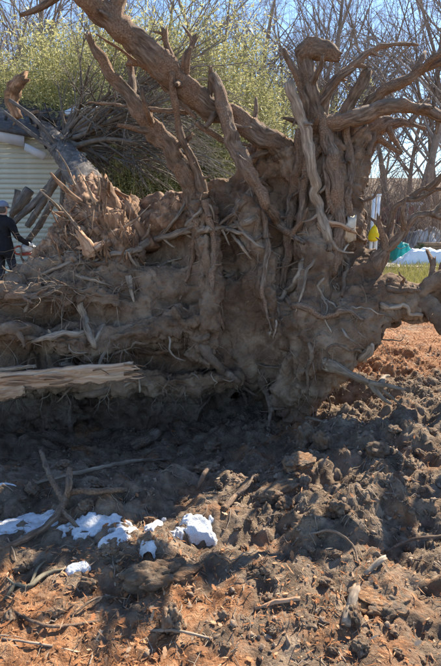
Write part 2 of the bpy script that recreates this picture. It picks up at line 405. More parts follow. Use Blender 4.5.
# torn fibrous wood on the flare at the left
fl = sstep(4.85, 5.3, pc[:, 1]) * sstep(-.2, -.7, pc[:, 0])
st = fbm(np.stack([pc[:, 0] * 9 + pc[:, 2] * 5, pc[:, 1] * 2.0, pc[:, 2] * 4 - pc[:, 0] * 2], -1), 4)
d = d * (1 - .5 * fl) + fl * .09 * st
def to_px(q):
    yc = q[:, 1] * _c - (q[:, 2] - CAMZ) * _s; zc = q[:, 1] * _s + (q[:, 2] - CAMZ) * _c
    return np.stack([220.5 + F * q[:, 0] / yc, 333 - F * zc / yc], -1)
pp = to_px(pc) + 9 * np.stack([fbm(pc * 4 + 3, 3), fbm(pc * 4 + 60, 3)], -1)
pock = 0
for a, b, ra, rb, dp in [(165, 246, 24, 20, .22), (238, 415, 30, 24, .25), (232, 290, 10, 50, .09), (286, 300, 7, 60, .08), (150, 362, 40, 10, .12), (60, 316, 50, 6, .09), (330, 300, 8, 40, .06), (240, 262, 26, 12, .08),
                         (318, 385, 26, 9, .09), (285, 200, 10, 24, .1), (130, 290, 14, 10, .1), (20, 358, 40, 9, .1), (185, 300, 12, 30, .07)]:
    pock = pock + dp * np.exp(-(((pp[:, 0] - a) / ra) ** 2 + ((pp[:, 1] - b) / rb) ** 2) ** 1.5)
d -= pock * sstep(.1, -.3, pn[:, 1]) * sstep(5.2, 4.9, pc[:, 1])
pc += pn * d[:, None]
pm.vertices.foreach_set('co', pc.astype(np.float32).ravel())
at = pm.attributes.new('fib', 'FLOAT_VECTOR', 'POINT'); at.data.foreach_set('vector', pc.astype(np.float32).ravel())
pm.materials.clear(); pm.materials.append(MAT['soil_plate']); pm.materials.append(MAT['torn'])
pm.polygons.foreach_set('use_smooth', np.ones(len(pm.polygons), bool))
pfc = np.zeros(len(pm.polygons) * 3, np.float32); pm.polygons.foreach_get('center', pfc); pfc = pfc.reshape(-1, 3)
fpx = to_px(pfc.astype(float)); edge = 290 - np.minimum(1, np.maximum(0, (fpx[:, 0] - 60)) / 130) * 55
flp = sstep(8, -14, fpx[:, 1] - edge) * sstep(205, 175, fpx[:, 0]) * sstep(4.4, 4.7, pfc[:, 1]) + .5 * fbm(pfc * 6, 3)
pm.polygons.foreach_set('material_index', (flp > .55).astype(np.int32))
pm.update()
plate = link('soil_plate', pm, TREE)
plate['label'] = 'wall of grey-brown earth packed between the roots'

from mathutils.bvhtree import BVHTree
_bv = BVHTree.FromPolygons([tuple(v) for v in pc], [tuple(p.vertices) for p in pm.polygons])
def hitY(x, y):
    d = Vector(P(x, y, 4.0)) - Vector((0, 0, CAMZ)); h = _bv.ray_cast(Vector((0, 0, CAMZ)), d.normalized())
    return h[0].y if h[0] is not None else None
def onface(pts):
    out = []; last = 4.4
    for a, b, c, r in pts:
        if c < 1.5: c = (hitY(a, b) or last) - c
        last = c; out.append((a, b, c, r))
    return out
seed = [1]
def root(pts, mat='bark', name='root', label=None, seg=12, bump=.28, jag=1.2, lobes=.08, oval=1.0, step=.034, parent=TREE, gnarl=.4, hairs=True):
    seed[0] += 1
    mm = MB(); pts = onface(pts)
    if name == 'root' and mat == 'bark': pts = [(a, b, c, r * .76) for a, b, c, r in pts]
    big = max(PX(r, c) for a, b, c, r in pts)
    if big > .06: seg = max(seg, 26); step = .02
    elif big > .03: seg = max(seg, 16)
    R_ = np.random.default_rng(seed[0] + 900); w3 = [P(a, b, c) for a, b, c, r in pts]; rd = [PX(r, c) for a, b, c, r in pts]
    if name == 'root':                               # kinks between the given points
        k3, kr = [w3[0]], [rd[0]]
        for a_, b_, ra, rb in zip(w3, w3[1:], rd, rd[1:]):
            L_ = np.linalg.norm(b_ - a_); nk = int(L_ / max(.07, 3.2 * (ra + rb) / 2))
            for j in range(nk):
                t = (j + 1) / (nk + 1) + R_.normal() * .08; k3.append(a_ + (b_ - a_) * t + R_.normal(size=3) * (ra + rb) * .1); kr.append((ra + (rb - ra) * t) * (1 + .14 * R_.normal()))
            k3.append(b_); kr.append(rb)
        w3, rd = k3, kr
    line = mm.tube(w3, rd, seg=seg, step=step, bump=bump, lobes=lobes, jag=jag, oval=oval, seed=seed[0], gnarl=gnarl)
    if hairs and name == 'root' and big > .02:       # broken side shoots
        tl = np.linalg.norm(np.diff(line, axis=0), axis=1).sum(); ln = len(line)
        for k in range(int(1 + 3.2 * tl)):
            i_ = int(ln * (.2 + .75 * R_.random())); i_ = min(i_, ln - 2); ax = line[i_ + 1] - line[i_]; ax /= np.linalg.norm(ax) + 1e-9; sd_ = np.cross(ax, R_.normal(size=3)); sd_ /= np.linalg.norm(sd_)
            r_ = min(.03, big * (.16 + .26 * R_.random())); L_ = r_ * (5 + 10 * R_.random() ** 1.5); dd = sd_ + ax * (.3 + .5 * R_.random()); q_ = [line[i_]]
            for j in range(4): dd = dd / np.linalg.norm(dd); q_.append(q_[-1] + dd * (L_ + big * .7) / 4); dd = dd + R_.normal(size=3) * .16
            mm.tube(q_, [r_ * 1.5, r_ * 1.1, r_ * .9, r_ * .75, r_ * .5], seg=9, sub=4, bump=.3, jag=3, seed=seed[0] + k)
    if hairs and name == 'root':                     # rootlets growing off it
        R_ = np.random.default_rng(seed[0]); nr = int(3 + 9 * min(1, len(line) / 60) + 30 * big)
        for k in range(nr):
            p_ = line[R_.integers(len(line) // 6, len(line))]; dd = R_.normal(size=3); dd /= np.linalg.norm(dd); L_ = .04 + .16 * R_.random() ** 2; q_ = [p_ + dd * big * .3]
            for j in range(3): q_.append(q_[-1] + dd * (L_ + big * .6) / 3); dd = dd + R_.normal(size=3) * .4; dd /= np.linalg.norm(dd)
            r_ = .001 + .003 * R_.random() ** 2; mm.tube(q_, [r_ * 1.4, r_, r_ * .8, r_ * .3], seg=4, sub=2, cap=False)
    o = mm.build(name, MAT[mat], parent)
    if label: o['label'] = label
    return o
def splinters(px, py, Y, n, ln, dirpx, spread, r=.7, mat='sapwood', seedv=0, name='splinters'):
    mm = MB(); rr = np.random.default_rng(seedv + 11)
    for k in range(n):
        a = math.atan2(dirpx[1], dirpx[0]) + rr.normal() * spread; L = ln * (.4 + rr.random())
        x0 = px + rr.normal() * 2.5; y0 = py + rr.normal() * 2.5
        Y1 = Y + rr.normal() * .03
        mm.tube([P(x0, y0, Y), P(x0 + math.cos(a) * L * .5, y0 + math.sin(a) * L * .5, (Y + Y1) / 2), P(x0 + math.cos(a + .2) * L, y0 + math.sin(a + .2) * L, Y1)],
                [PX(r * 1.3, Y), PX(r, Y), PX(r * .15, Y)], seg=5, sub=3, oval=.5, seed=k)
    return tag(mm.build(name, MAT[mat], TREE), kind='stuff')

# the big roots of the crown
root([(312, 190, 4.8, 18), (276, 146, 4.66, 14), (240, 122, 4.55, 13), (205, 104, 4.48, 14), (172, 76, 4.4, 15), (142, 48, 4.3, 14), (112, 20, 4.2, 15), (80, -12, 4.1, 13), (55, -36, 4.05, 12)],
     label='thickest root, rising bare from the crown out of the top left of the picture', seg=20, bump=.32)
root([(116, 26, 4.2, 9), (117, 5, 4.2, 8), (124, -18, 4.2, 7)])
root([(203, 215, 4.75, 15), (190, 180, 4.65, 12), (168, 144, 4.55, 10), (138, 106, 4.45, 9), (118, 83, 4.4, 8), (102, 60, 4.35, 7), (88, 34, 4.3, 4)], seg=16, bump=.35,
     label='knotty root parallel below the thickest one, lit along its edge')
root([(173, 74, 4.38, 6), (170, 56, 4.36, 5), (164, 30, 4.34, 4)], jag=2)
root([(180, 80, 4.38, 6), (187, 58, 4.36, 5), (196, 36, 4.34, 3.5)], jag=2)
root([(172, 72, 4.3, 4), (176, 105, 4.35, 4.2), (182, 140, 4.45, 4.5), (194, 165, 4.55, 5), (204, 195, 4.6, 6)])
root([(212, 74, 4.4, 5), (218, 92, 4.38, 7), (226, 115, 4.36, 8.5), (231, 145, 4.34, 9), (246, 170, 4.3, 8), (264, 202, 4.3, 7), (277, 222, .1, 6), (292, 236, .1, 4.2), (304, 243, .12, 2)],
     label='root crossing down over the thickest root with a split end', seg=14, bump=.3)
splinters(296, 238, hitY(296, 238) - .1, 14, 16, (1, .25), .45, .9, 'sapwood', 1)
root([(283, 49, 4.5, 3), (297, 76, 4.52, 4), (304, 100, 4.56, 5), (312, 128, 4.65, 6)])
root([(289, 82, 4.4, 4), (297, 106, 4.38, 5), (305, 132, 4.36, 5), (312, 174, 4.34, 4.4), (319, 206, .06, 4.4), (328, 235, .06, 4.2), (339, 256, .06, 2)], mat='bark_pale',
     label='slim pale root hanging down the crown, splintered below')
splinters(322, 222, hitY(322, 222) - .05, 16, 34, (.55, 1), .22, 1.3, 'sapwood', 2)
splinters(338, 258, hitY(338, 258) - .05, 14, 28, (.5, 1), .35, .9, 'bark_pale', 3)
splinters(335, 285, hitY(335, 285) - .05, 8, 18, (.3, 1), .4, .7, 'bark_pale', 4)
root([(326, 222, .05, 2.6), (340, 225, .07, 2.4), (356, 233, .08, 1.2)], 'sapwood')
bf = root([(350, 243, -.02, 4), (350, 230, .04, 4.6), (351, 217, .06, 3.6)], 'white_wood', 'broken_face', hairs=False, oval=.4, jag=1.0, label='pale freshly broken wood on the right of the crown')
for q in [[(345, 240, .0, 2), (346, 228, .05, 2.2), (345, 222, .06, 1)], [(354, 240, .0, 2.2), (354, 226, .05, 2), (356, 215, .07, .6)], [(348, 244, .0, 1.6), (344, 250, .03, 1.2), (341, 258, .03, .5)]]:
    root(q, 'white_wood', 'splinter', seg=6, oval=.5, jag=1.5, gnarl=.3)
# stump with a knob like a head
root([(328, 175, 4.72, 24), (319, 135, 4.65, 16), (313, 105, 4.6, 11), (309, 78, 4.58, 8.5), (306, 60, 4.58, 8), (307, 50, 4.58, 8)], seg=16, bump=.3, jag=.5)
root([(298, 56, 4.57, 6), (306, 50, 4.57, 8.5), (316, 48, 4.56, 8.5), (326, 52, 4.55, 7.5), (332, 55, 4.54, 5.5), (338, 58, 4.53, 4)], seg=16, bump=.35, jag=1.5, oval=1.05, name='root_knob',
     label='blunt broken knob sideways on top of an upright root stub')
splinters(326, 48, 4.55, 8, 9, (1, .2), .6, 1.0, 'sapwood', 5)
root([(322, 128, 4.62, 8), (326, 95, 4.6, 6.5), (335, 81, 4.58, 6), (349, 70, 4.56, 5), (360, 60, 4.56, 4), (380, 47, 4.56, 3), (400, 44, 4.58, 2.2), (418, 45, 4.6, 1.2)])
root([(340, 128, 4.75, 8), (347, 112, 4.72, 7.5), (356, 93, 4.7, 7), (367, 72, 4.68, 6)], jag=1.5)
root([(352, 130, 4.8, 10), (370, 106, 4.7, 8), (384, 90, 4.6, 7), (410, 78, 4.5, 6), (448, 58, 4.4, 5.5)], seg=14, label='root slanting up out of the right edge')
root([(306, 128, 4.55, 7), (335, 121, 4.5, 9), (360, 117, 4.45, 9.5), (380, 109, 4.4, 8.5), (404, 105, 4.35, 7.5), (425, 109, 4.3, 7), (455, 121, 4.25, 6.5), (500, 140, 4.2, 6), (545, 172, 4.2, 4)], seg=16, bump=.25,
     label='stout level root reaching out of the right edge')
root([(340, 158, 4.8, 14), (362, 134, 4.82, 13), (382, 124, 4.85, 9), (402, 122, 4.85, 4), (425, 128, 4.9, 1.5)], 'bark', bump=.35)
root([(342, 215, 4.7, 8), (348, 185, 4.7, 9), (360, 150, 4.8, 10), (382, 126, 4.9, 7)], bump=.35)
root([(354, 197, 4.55, 2), (364, 201, 4.5, 2), (374, 197, 4.46, 2), (380, 186, 4.45, 1)])
root([(370, 284, 4.45, 9), (385, 250, 4.42, 5), (390, 222, 4.4, 4), (396, 206, 4.38, 3.4), (409, 197, 4.36, 3), (423, 188, 4.34, 2.7), (448, 189, 4.3, 2.6), (490, 180, 4.3, 3.4), (540, 190, 4.3, 2)], 'bark')
root([(362, 285, 4.35, 14), (378, 259, 4.3, 9), (396, 240, 4.26, 7), (408, 225, 4.24, 5), (416, 216, 4.22, 3.8), (428, 214, 4.2, 4), (452, 221, 4.18, 4.4), (495, 216, 4.2, 6), (540, 226, 4.2, 4)], 'bark', label='bent root with a kink beyond the cut face, right of the plate')
root([(398, 304, 4.3, 9), (420, 292, 4.2, 7), (452, 270, 4.1, 7), (490, 225, 4.15, 7), (505, 180, 4.2, 6), (535, 150, 4.2, 3)], 'caked')
root([(415, 297, 4.25, 10), (430, 308, 4.15, 9), (450, 330, 4.05, 10), (478, 365, 4.0, 10)], 'caked', label='root bending down at the right edge')
for q in [[(300, 128, 4.55, 6), (298, 165, .03, 7), (292, 200, .03, 7), (288, 240, .0, 6), (284, 290, -.02, 5)], [(322, 118, 4.5, 7), (330, 150, .04, 8), (336, 185, .03, 8), (340, 225, .02, 7), (334, 275, -.02, 5)],
          [(345, 128, 4.6, 6), (350, 160, .03, 6), (347, 200, .02, 6), (352, 250, -.02, 5)], [(312, 140, .05, 5), (306, 180, .04, 5.5), (300, 220, .02, 5), (296, 262, .0, 3)],
          [(276, 150, .03, 5), (262, 180, .03, 5), (240, 205, .02, 4.5), (222, 235, -.02, 4)], [(330, 130, .05, 4), (324, 165, .06, 4), (330, 205, .04, 3.4), (345, 236, .02, 2)],
          [(205, 200, .04, 4), (214, 240, .03, 4), (212, 290, .03, 3), (224, 330, .02, 1.5)], [(188, 192, .05, 4), (196, 222, .04, 4), (192, 262, .02, 3), (180, 300, .02, 1.5)],
          [(262, 210, .04, 4), (268, 250, .04, 4), (262, 292, .03, 3), (272, 330, .02, 1.4)]]:
    root(q, 'bark', gnarl=.5)
# level pale root and its forks over the middle of the plate (distance = metres in front of the earth)
root([(98, 258, -.02, 1.6), (112, 254, .03, 2.6), (131, 252, .06, 3.4), (153, 241, .07, 3.6), (180, 232, .07, 3.3), (208, 229, .06, 3.1), (228, 228, .06, 2.9), (248, 222, .04, 2.8), (262, 214, -.03, 2.6)], 'bark_pale',
     label='pale level root lying across the upper middle of the plate')
root([(222, 229, .06, 2.2), (243, 233, .07, 1.8), (258, 246, .08, 1.4), (281, 256, .06, .6)], 'bark_pale')
root([(230, 231, .06, 1.8), (242, 247, .08, 1.5), (252, 260, .06, .7)], 'bark_pale')
root([(104, 256, .02, 1.6), (92, 262, .04, 1.2), (76, 264, .03, .6)], 'bark_pale')
root([(128, 252, .05, 1.8), (133, 262, .07, 1.4), (138, 268, .05, .6)], 'bark_pale')
root([(158, 268, -.02, 1.6), (168, 262, .04, 1.3), (182, 258, .03, .7)], 'bark_pale')
root([(186, 226, -.02, 2), (200, 212, .05, 1.8), (212, 190, .04, .9)], 'bark_pale')
root([(160, 238, .0, 1.9), (176, 218, .05, 1.6), (190, 198, .0, 1.2)], 'bark_pale')
root([(88, 102, 4.6, .9), (131, 106, 4.5, 1.8), (160, 110, 4.45, 2.4), (188, 112, 4.5, 2.6)], 'bark')
root([(96, 34, 4.35, 1), (124, 52, 4.36, 1.7), (150, 72, 4.4, 1.8), (176, 98, 4.42, 2.2), (196, 118, 4.46, 2.6)], 'bark')
root([(196, 122, 4.46, 3), (214, 135, 4.5, 3.4), (238, 146, 4.6, 4)], 'bark')
root([(248, 172, 4.8, 3), (260, 150, 4.6, 3), (266, 135, 4.55, 2)], 'bark')
# lower face
root([(80, 302, -.03, 3), (84, 315, .03, 3.4), (89, 333, .05, 3.4), (94, 345, .06, 3), (99, 360, .05, 1.6)], 'bark_pale', label='forked pale root stub above the split log')
root([(104, 325, -.02, 2.4), (98, 336, .04, 2.4), (93, 346, .06, 2)], 'bark_pale')
root([(92, 333, -.02, 3), (66, 333, .05, 3), (48, 337, .07, 2.6), (31, 342, .07, 1.4)], 'bark_pale', jag=3)
root([(200, 345, -.04, 6), (212, 360, .02, 5), (224, 372, .06, 4.4), (237, 380, .1, 3.8), (243, 391, .14, 2.6), (247, 403, .2, .9)], 'caked', label='dangling root under the middle of the plate, thin tip down')
root([(325, 362, -.05, 8), (340, 369, .04, 5), (358, 378, .1, 3.6), (380, 389, 3.86, 2), (405, 408, 3.85, .7)], 'bark_pale')
root([(262, 368, -.04, 6), (266, 390, .05, 4), (272, 410, .1, 2.2), (278, 425, .1, .7)], 'caked')
root([(338, 320, -.02, 1.6), (346, 336, .05, 1.3), (356, 344, .06, .6)], 'bark_pale')
root([(296, 312, .02, .9), (303, 290, .05, 1.2), (306, 272, .05, 1.4), (316, 258, -.02, 1.2)], 'bark_pale')
root([(40, 275, -.01, 1.6), (60, 267, .05, 1.9), (84, 255, .0, 1.6)], 'bark_pale')
root([(74, 274, -.02, 1.8), (92, 280, .04, 1.6), (112, 286, .03, .7)], 'bark_pale')
root([(128, 274, -.03, 3), (131, 288, .04, 2.4), (134, 302, .04, .9)], 'bark_pale')
root([(25, 312, .03, 1.6), (32, 298, .05, 1.8), (48, 294, .05, 1.7), (62, 286, -.02, 1.6)], 'bark_pale')
root([(-25, 302, .0, 6), (12, 296, .03, 4.4), (40, 294, .03, 3.6), (66, 300, -.03, 3)], 'bark')
root([(-25, 334, .0, 8), (10, 328, .03, 6.6), (45, 334, .02, 5), (85, 326, -.03, 5)], 'caked')
root([(122, 388, -.02, 1.6), (138, 378, .05, 1.4), (140, 392, .1, 1)], 'bark_pale')
root([(148, 354, -.02, 2.4), (166, 351, .03, 2.4), (182, 342, -.01, 2)], 'torn')
# roots half buried in the earth, running out and down from the crown
from mathutils.kdtree import KDTree
kd = KDTree(N)
for k in range(0, N, 3): kd.insert(pc[k], k)
kd.balance()
crown = P(318, 175, 4.6)
def creeping(p, d, L, r0, mat, depth=.35, wander=.35):
    pts = []; rad = []; n_ = max(5, int(L / .05))
    for k in range(n_):
        co, vi, _ = kd.find(p); nrm = pn[vi]; q = np.array(co)
        pts.append(q + nrm * r0 * (depth - .9 * (k < 1) + (.5 if k > n_ - 3 else 0))); rad.append(r0 * (1 - .65 * k / n_))
        d = d - nrm * d.dot(nrm); d = d / (np.linalg.norm(d) + 1e-6); d = d + rng.normal(size=3) * wander; p = q + d * L / n_
    seed[0] += 1; m2 = MB(); m2.tube(pts, rad, seg=10 if r0 < .02 else 14, step=.025, bump=.3, lobes=.08, jag=1.5, seed=seed[0], gnarl=.7)
    m2.build('root', MAT[mat], TREE)
front = np.where((pn[:, 1] < -.1) & (pc[:, 1] < 5.0) & (pc[:, 2] > -.2))[0]
for k in range(58):
    p = pc[rng.choice(front)]; d = p - crown; d[1] *= .3; d = d / (np.linalg.norm(d) + .01) + np.array([rng.normal() * .35, 0, -.25 + rng.normal() * .35])
    if p[0] < -.7: d = d + np.array([-.6, 0, .45])
    creeping(p, d, .25 + .75 * rng.random(), .009 + .03 * rng.random() ** 1.8, ('caked', 'caked', 'bark', 'bark_pale')[k % 4])
# split pale root lying against the lower left of the plate
def split_log(pts, th, depth, name, label):
    mm = MB(); rr = np.random.default_rng(5)
    n = 120; t = np.linspace(0, 1, n); pp = np.array([P(*q) for q in pts])
    c = pp[0] + (pp[1] - pp[0]) * t[:, None]
    c[:, 2] += .012 * perlin(np.stack([t * 6, t * 0, t * 0], -1))
    seg = 44; th_ = np.linspace(0, 2 * math.pi, seg, endpoint=False); rings = []; fibs = []
    for k in range(n):
        hz = th * (.55 + .45 * sstep(-.1, .22, t[k])) * (1 + .14 * perlin(np.array([t[k] * 9, 3.3, 0])))
        prof = np.stack([np.zeros(seg), np.where(np.sin(th_ ) < 0, 1, 1) * -np.cos(th_) * depth, np.sin(th_) * hz], -1)
        prof[:, 1] = np.where(prof[:, 1] < -.0, prof[:, 1] * .22, prof[:, 1])     # flat split face towards the camera
        q = c[k] + prof
        q[:, 1] += .018 * fbm(np.stack([q[:, 0] * 3.5, q[:, 1] * 9, q[:, 2] * 34], -1), 4) + .02 * sstep(.1, .0, np.abs(fbm(np.stack([q[:, 0] * 1.6, q[:, 1] * 3, q[:, 2] * 14 + q[:, 0] * .6], -1), 2)))
        q[:, 2] += .010 * fbm(q * np.array([9, 5, 5]), 3)
        rings.append(q); fibs.append(np.stack([prof[:, 1], prof[:, 2], np.full(seg, t[k] * 1.2)], -1))
    rings[-1][:, 0] += rr.normal(size=seg) * .012; rings[0][:, 0] += rr.normal(size=seg) * .03
    v = np.vstack(rings); fb = np.vstack(fibs)
    i = np.arange(n - 1)[:, None] * seg; j = np.arange(seg)[None]; j2 = (j + 1) % seg
    q = np.stack([i + j, i + j2, i + seg + j2, i + seg + j], -1).reshape(-1, 4)
    v = np.vstack([v, c[:1], c[-1:]]); fb = np.vstack([fb, fb[:1], fb[-1:]]); jj = np.arange(seg); e = (n - 1) * seg
    tr = np.vstack([np.stack([np.full(seg, len(v) - 2), (jj + 1) % seg, jj], -1), np.stack([np.full(seg, len(v) - 1), e + jj, e + (jj + 1) % seg], -1)])
    mm.add(v, q, tr, fb); o = mm.build(name, [MAT['sapwood'], MAT['bark']], TREE); o['label'] = label
    for p_ in o.data.polygons:
        if p_.index < len(q) and math.sin(th_[p_.index % seg]) < -.78 + .2 * math.sin(p_.index // seg * .31) * math.cos(p_.index // seg * .13): p_.material_index = 1
    return o
split_log([(-40, 386, 3.62), (131, 372, 3.78)], .078, .10, 'split_root', 'broken root split lengthwise, showing pale orange wood')
for k in range(16):
    y = 363 + 19 * rng.random(); L = 4 + 12 * rng.random() ** 2
    root([(124, y, 3.72 + .08 * rng.random(), 1.2), (131 + L * .5, y + rng.normal() * .8, 3.76, .9), (131 + L, y + rng.normal() * 2, 3.77, .2)], ('sapwood', 'torn')[k % 2], 'splinter', seg=5, gnarl=.2)
for k in range(10):
    x = -5 + 120 * rng.random(); y = 381 - x * .05 + rng.normal() * 5; L = 12 + 26 * rng.random()
    root([(x, y, 3.66 + x * .0008, .9), (x + L * .5, y - 1.5 + rng.normal(), 3.62 + x * .0008, .8), (x + L, y - 2 + rng.normal() * 2, 3.65 + x * .0008, .2)], ('torn', 'sapwood')[k % 2], 'splinter', seg=5, gnarl=.2)
split_log([(-30, 402, 3.6), (24, 390, 3.66)], .05, .07, 'split_root', 'short torn end of pale wood below the split root')
root([(-20, 371, 3.7, 3), (12, 369, 3.72, 2.6), (36, 366, 3.78, 1.6)], 'bark_pale')
# torn wood on the flare
root([(122, 240, 4.95, 7), (114, 210, 5.0, 7.5), (102, 180, 5.05, 6)], 'torn', jag=2, label='broken upright stub of torn wood on the left shoulder')
root([(100, 230, 4.9, 10), (88, 204, 5.2, 10), (80, 186, 5.5, 7)], 'torn', jag=2.5, bump=.4)
root([(150, 250, 4.85, 9), (136, 225, 4.95, 9), (128, 206, 5.0, 6)], 'torn', jag=2.5, bump=.4)
root([(92, 256, 4.5, 6), (86, 243, 4.48, 6), (80, 236, 4.46, 4.5)], 'sapwood', jag=2.5)
root([(108, 243, 4.6, 4), (98, 248, 4.5, 5), (90, 252, 4.46, 4)], 'sapwood', jag=2)
root([(190, 236, 5.0, 14), (175, 214, 5.1, 13), (150, 205, 5.2, 9), (128, 200, 5.3, 6)], 'torn', bump=.4)
for k in range(90):
    x = 62 + 92 * rng.random(); y = 268 - 70 * rng.random() * max(.15, 1 - abs(x - 95) / 105)
    L = 8 + 22 * rng.random() ** 1.5; a = math.radians(rng.normal(-112, 30)); Y = (hitY(x, y) or 4.8) + .03
    root([(x, y, Y, .8 + 1.8 * rng.random() ** 2), (x + math.cos(a) * L * .5, y + math.sin(a) * L * .5, Y - .05, .7 + .8 * rng.random()), (x + math.cos(a + .1) * L, y + math.sin(a + .1) * L, Y - .07, .4)], ('torn', 'torn', 'sapwood', 'bark')[k % 4], 'splinter', seg=6, step=.05, jag=1.5, oval=.55, gnarl=.4)
# stray thin roots from the flare and the left
for (x, y, x2, y2, r) in [(75, 185, 57, 150, 1.2), (95, 205, 76, 165, 1.3), (98, 195, 97, 172, 1.2), (60, 210, 40, 190, 1.6), (92, 250, 60, 205, 1.8), (70, 275, 52, 245, 1.4),
                         (60, 252, 108, 250, 1.6), (30, 262, 70, 250, 1.3), (120, 230, 150, 205, 1.3), (142, 240, 150, 225, 1.3)]:
    root([(x, y, 4.72, r), ((x + x2) / 2 + 2, (y + y2) / 2 + 1, 4.62, r * .8), (x2, y2, 4.58, r * .35)], 'bark_pale', seg=6)

# hair roots over the whole plate
keep = np.where((pn[:, 1] < .25) & (pc[:, 1] < 5.1) & (pc[:, 2] > -.35))[0]
dens = sstep(-.2, .5, fbm(pc[keep] * 2.3 + 8, 3)) + .12
dens *= 1 + 1.5 * sstep(-.6, -1.2, pc[keep, 0]); dens /= dens.sum()
pick = rng.choice(keep, 2600, p=dens)
mm = MB()
for k, vi in enumerate(pick):
    L = (.05 + .22 * rng.random() ** 2.2) * (1.7 if pc[vi, 0] < -.5 else 1); r0 = .0012 + .003 * rng.random() ** 2
    p = pc[vi] - pn[vi] * .01; dirn = pn[vi] * .45 + rng.normal(size=3) * .55 + np.array([0, 0, -.35]); pts = [p]
    for s_ in range(4):
        dirn = dirn / np.linalg.norm(dirn); p = p + dirn * L / 4; pts.append(p); dirn = dirn + rng.normal(size=3) * .35 + np.array([0, 0, -.12])
    mm.tube(pts, np.linspace(r0, r0 * .3, 5), seg=3, sub=2, cap=False, seed=k % 50)
tag(mm.build('hair_roots', MAT['bark_pale'], TREE), kind='stuff')
# medium roots growing from the plate at random
big = rng.choice(keep, 70, p=dens)
for k, vi in enumerate(big):
    L = .14 + .3 * rng.random(); r0 = .006 + .009 * rng.random()
    p = pc[vi] - pn[vi] * .04; dirn = pn[vi] * .5 + rng.normal(size=3) * .5 + np.array([rng.normal() * .3, 0, -.2]); pts = [p]
    for s_ in range(4):
        dirn = dirn / np.linalg.norm(dirn); p = p + dirn * L / 4; pts.append(p); dirn = dirn + rng.normal(size=3) * .4 + np.array([0, .1, -.1])
    seed[0] += 1; m2 = MB()
    m2.tube(pts, np.linspace(r0, r0 * .35, 5), seg=7, step=.03, bump=.25, jag=1.5, seed=seed[0])
    m2.build('root', MAT[('caked', 'bark', 'bark_pale')[k % 3]], TREE)
# crumbs of earth stuck on the face
mm = MB(); v1, t1 = ico_mesh(1)
for vi in rng.choice(keep, 1500):
    s_ = .003 + .009 * rng.random() ** 3
    vv = v1 * s_ * (1 + .35 * rng.normal(size=(len(v1), 1))) * (.7 + .6 * rng.random(3))
    mm.add(vv + pc[vi] + pn[vi] * s_ * .05, None, t1)
tag(mm.build('soil_crumbs', MAT['soil_plate'], TREE, smooth=False), kind='stuff')

# the trunk lying back on to the house
tr_pts = [(112, 235, 5.2, 30), (98, 205, 6.2, 21), (88, 186, 7.2, 16), (76, 168, 9.0, 12.5), (64, 152, 11, 10.5), (52, 138, 13, 8.5), (40, 124, 15, 7), (28, 108, 17, 5)]
mm = MB(); mm.tube([P(a, b, c) for a, b, c, r in tr_pts], [PX(r, c) for a, b, c, r in tr_pts], seg=20, step=.08, bump=.16, lobes=.03, seed=3)
trunk = mm.build('trunk', MAT['trunk_bark'], TREE); trunk['label'] = 'grey trunk leaning away on to the roof edge'
# limbs hanging in front of the siding
for q in [[(72, 158, 10, 3.5), (52, 188, 10.2, 3.4), (28, 226, 10.4, 3)], [(68, 165, 10, 4), (42, 196, 10.3, 3.6), (10, 226, 10.4, 2.4)], [(76, 178, 9.6, 3), (66, 206, 9.8, 2.8), (50, 240, 10, 2.2)],
          [(52, 203, 10, 3), (40, 224, 10.2, 3), (24, 246, 10.3, 2.4)], [(64, 176, 9.8, 2.5), (62, 205, 9.9, 2.2), (60, 236, 9.9, 1.6)], [(18, 190, 11, 2.6), (14, 208, 11, 2.4), (8, 232, 11, 2)],
          [(30, 190, 10.6, 5), (20, 205, 10.6, 5.5), (12, 214, 10.7, 3)], [(60, 152, 11, 2), (40, 140, 11.2, 2), (4, 112, 11.5, 1.6)], [(62, 150, 11, 2.4), (36, 120, 11.3, 2), (10, 100, 11.6, 1.6)]]:
    root(q, 'trunk_bark', 'limb', seg=10, bump=.14, step=.12, gnarl=.15, jag=.6)

# broken crown of the fallen tree: grey limbs fanning right from the roof edge, each with its twigs
def spray(mm, p, d, L, r, lev, R, sides=(6, 4, 3, 3), kids=(9, 6, 4, 0), droop=.0, wob=.22, ang=.6):
    n = 5 if lev < 2 else 4; pts = [p]; q = p.copy(); dd = d / np.linalg.norm(d)
    for k in range(n - 1):
        q = q + dd * L / (n - 1); pts.append(q)
        dd = dd + R.normal(size=3) * wob * .5 + np.array([0, 0, droop]); dd /= np.linalg.norm(dd)
    mm.tube(pts, np.linspace(r, r * .35, n), seg=sides[lev], sub=2 if lev < 2 else 1, cap=False)
    for k in range(kids[lev]):
        t = .25 + .72 * R.random(); a = t * (n - 1); i0 = min(int(a), n - 2); bp = pts[i0] + (pts[i0 + 1] - pts[i0]) * (a - i0)
        ax = pts[i0 + 1] - pts[i0]; ax = ax / np.linalg.norm(ax)
        nd = ax + R.normal(size=3) * ang
        spray(mm, bp, nd, L * (.35 + .3 * R.random()) * (1.1 - .4 * t), r * (1 - .65 * t) * .6, lev + 1, R, sides, kids, droop, wob, ang)
for k in range(22):
    R = np.random.default_rng(100 + k); t = k / 21
    ex, ey = 66 + 100 * R.random(), 88 + 105 * R.random() ** 1.1
    a = P(50 + 14 * R.random(), 136 + 20 * R.random(), 11 + 1.5 * R.random()); b = P(ex + 25, ey - 2, 9.6 + 2.4 * R.random())
    mm = MB(); L = np.linalg.norm(b - a); spray(mm, a, b - a + np.array([0, 0, .2 * L]), L * 1.05, .045 + .03 * R.random(), 0, R, droop=-.035, wob=.16, ang=.34)
    mm.build('limb', MAT['twig_grey'], TREE)

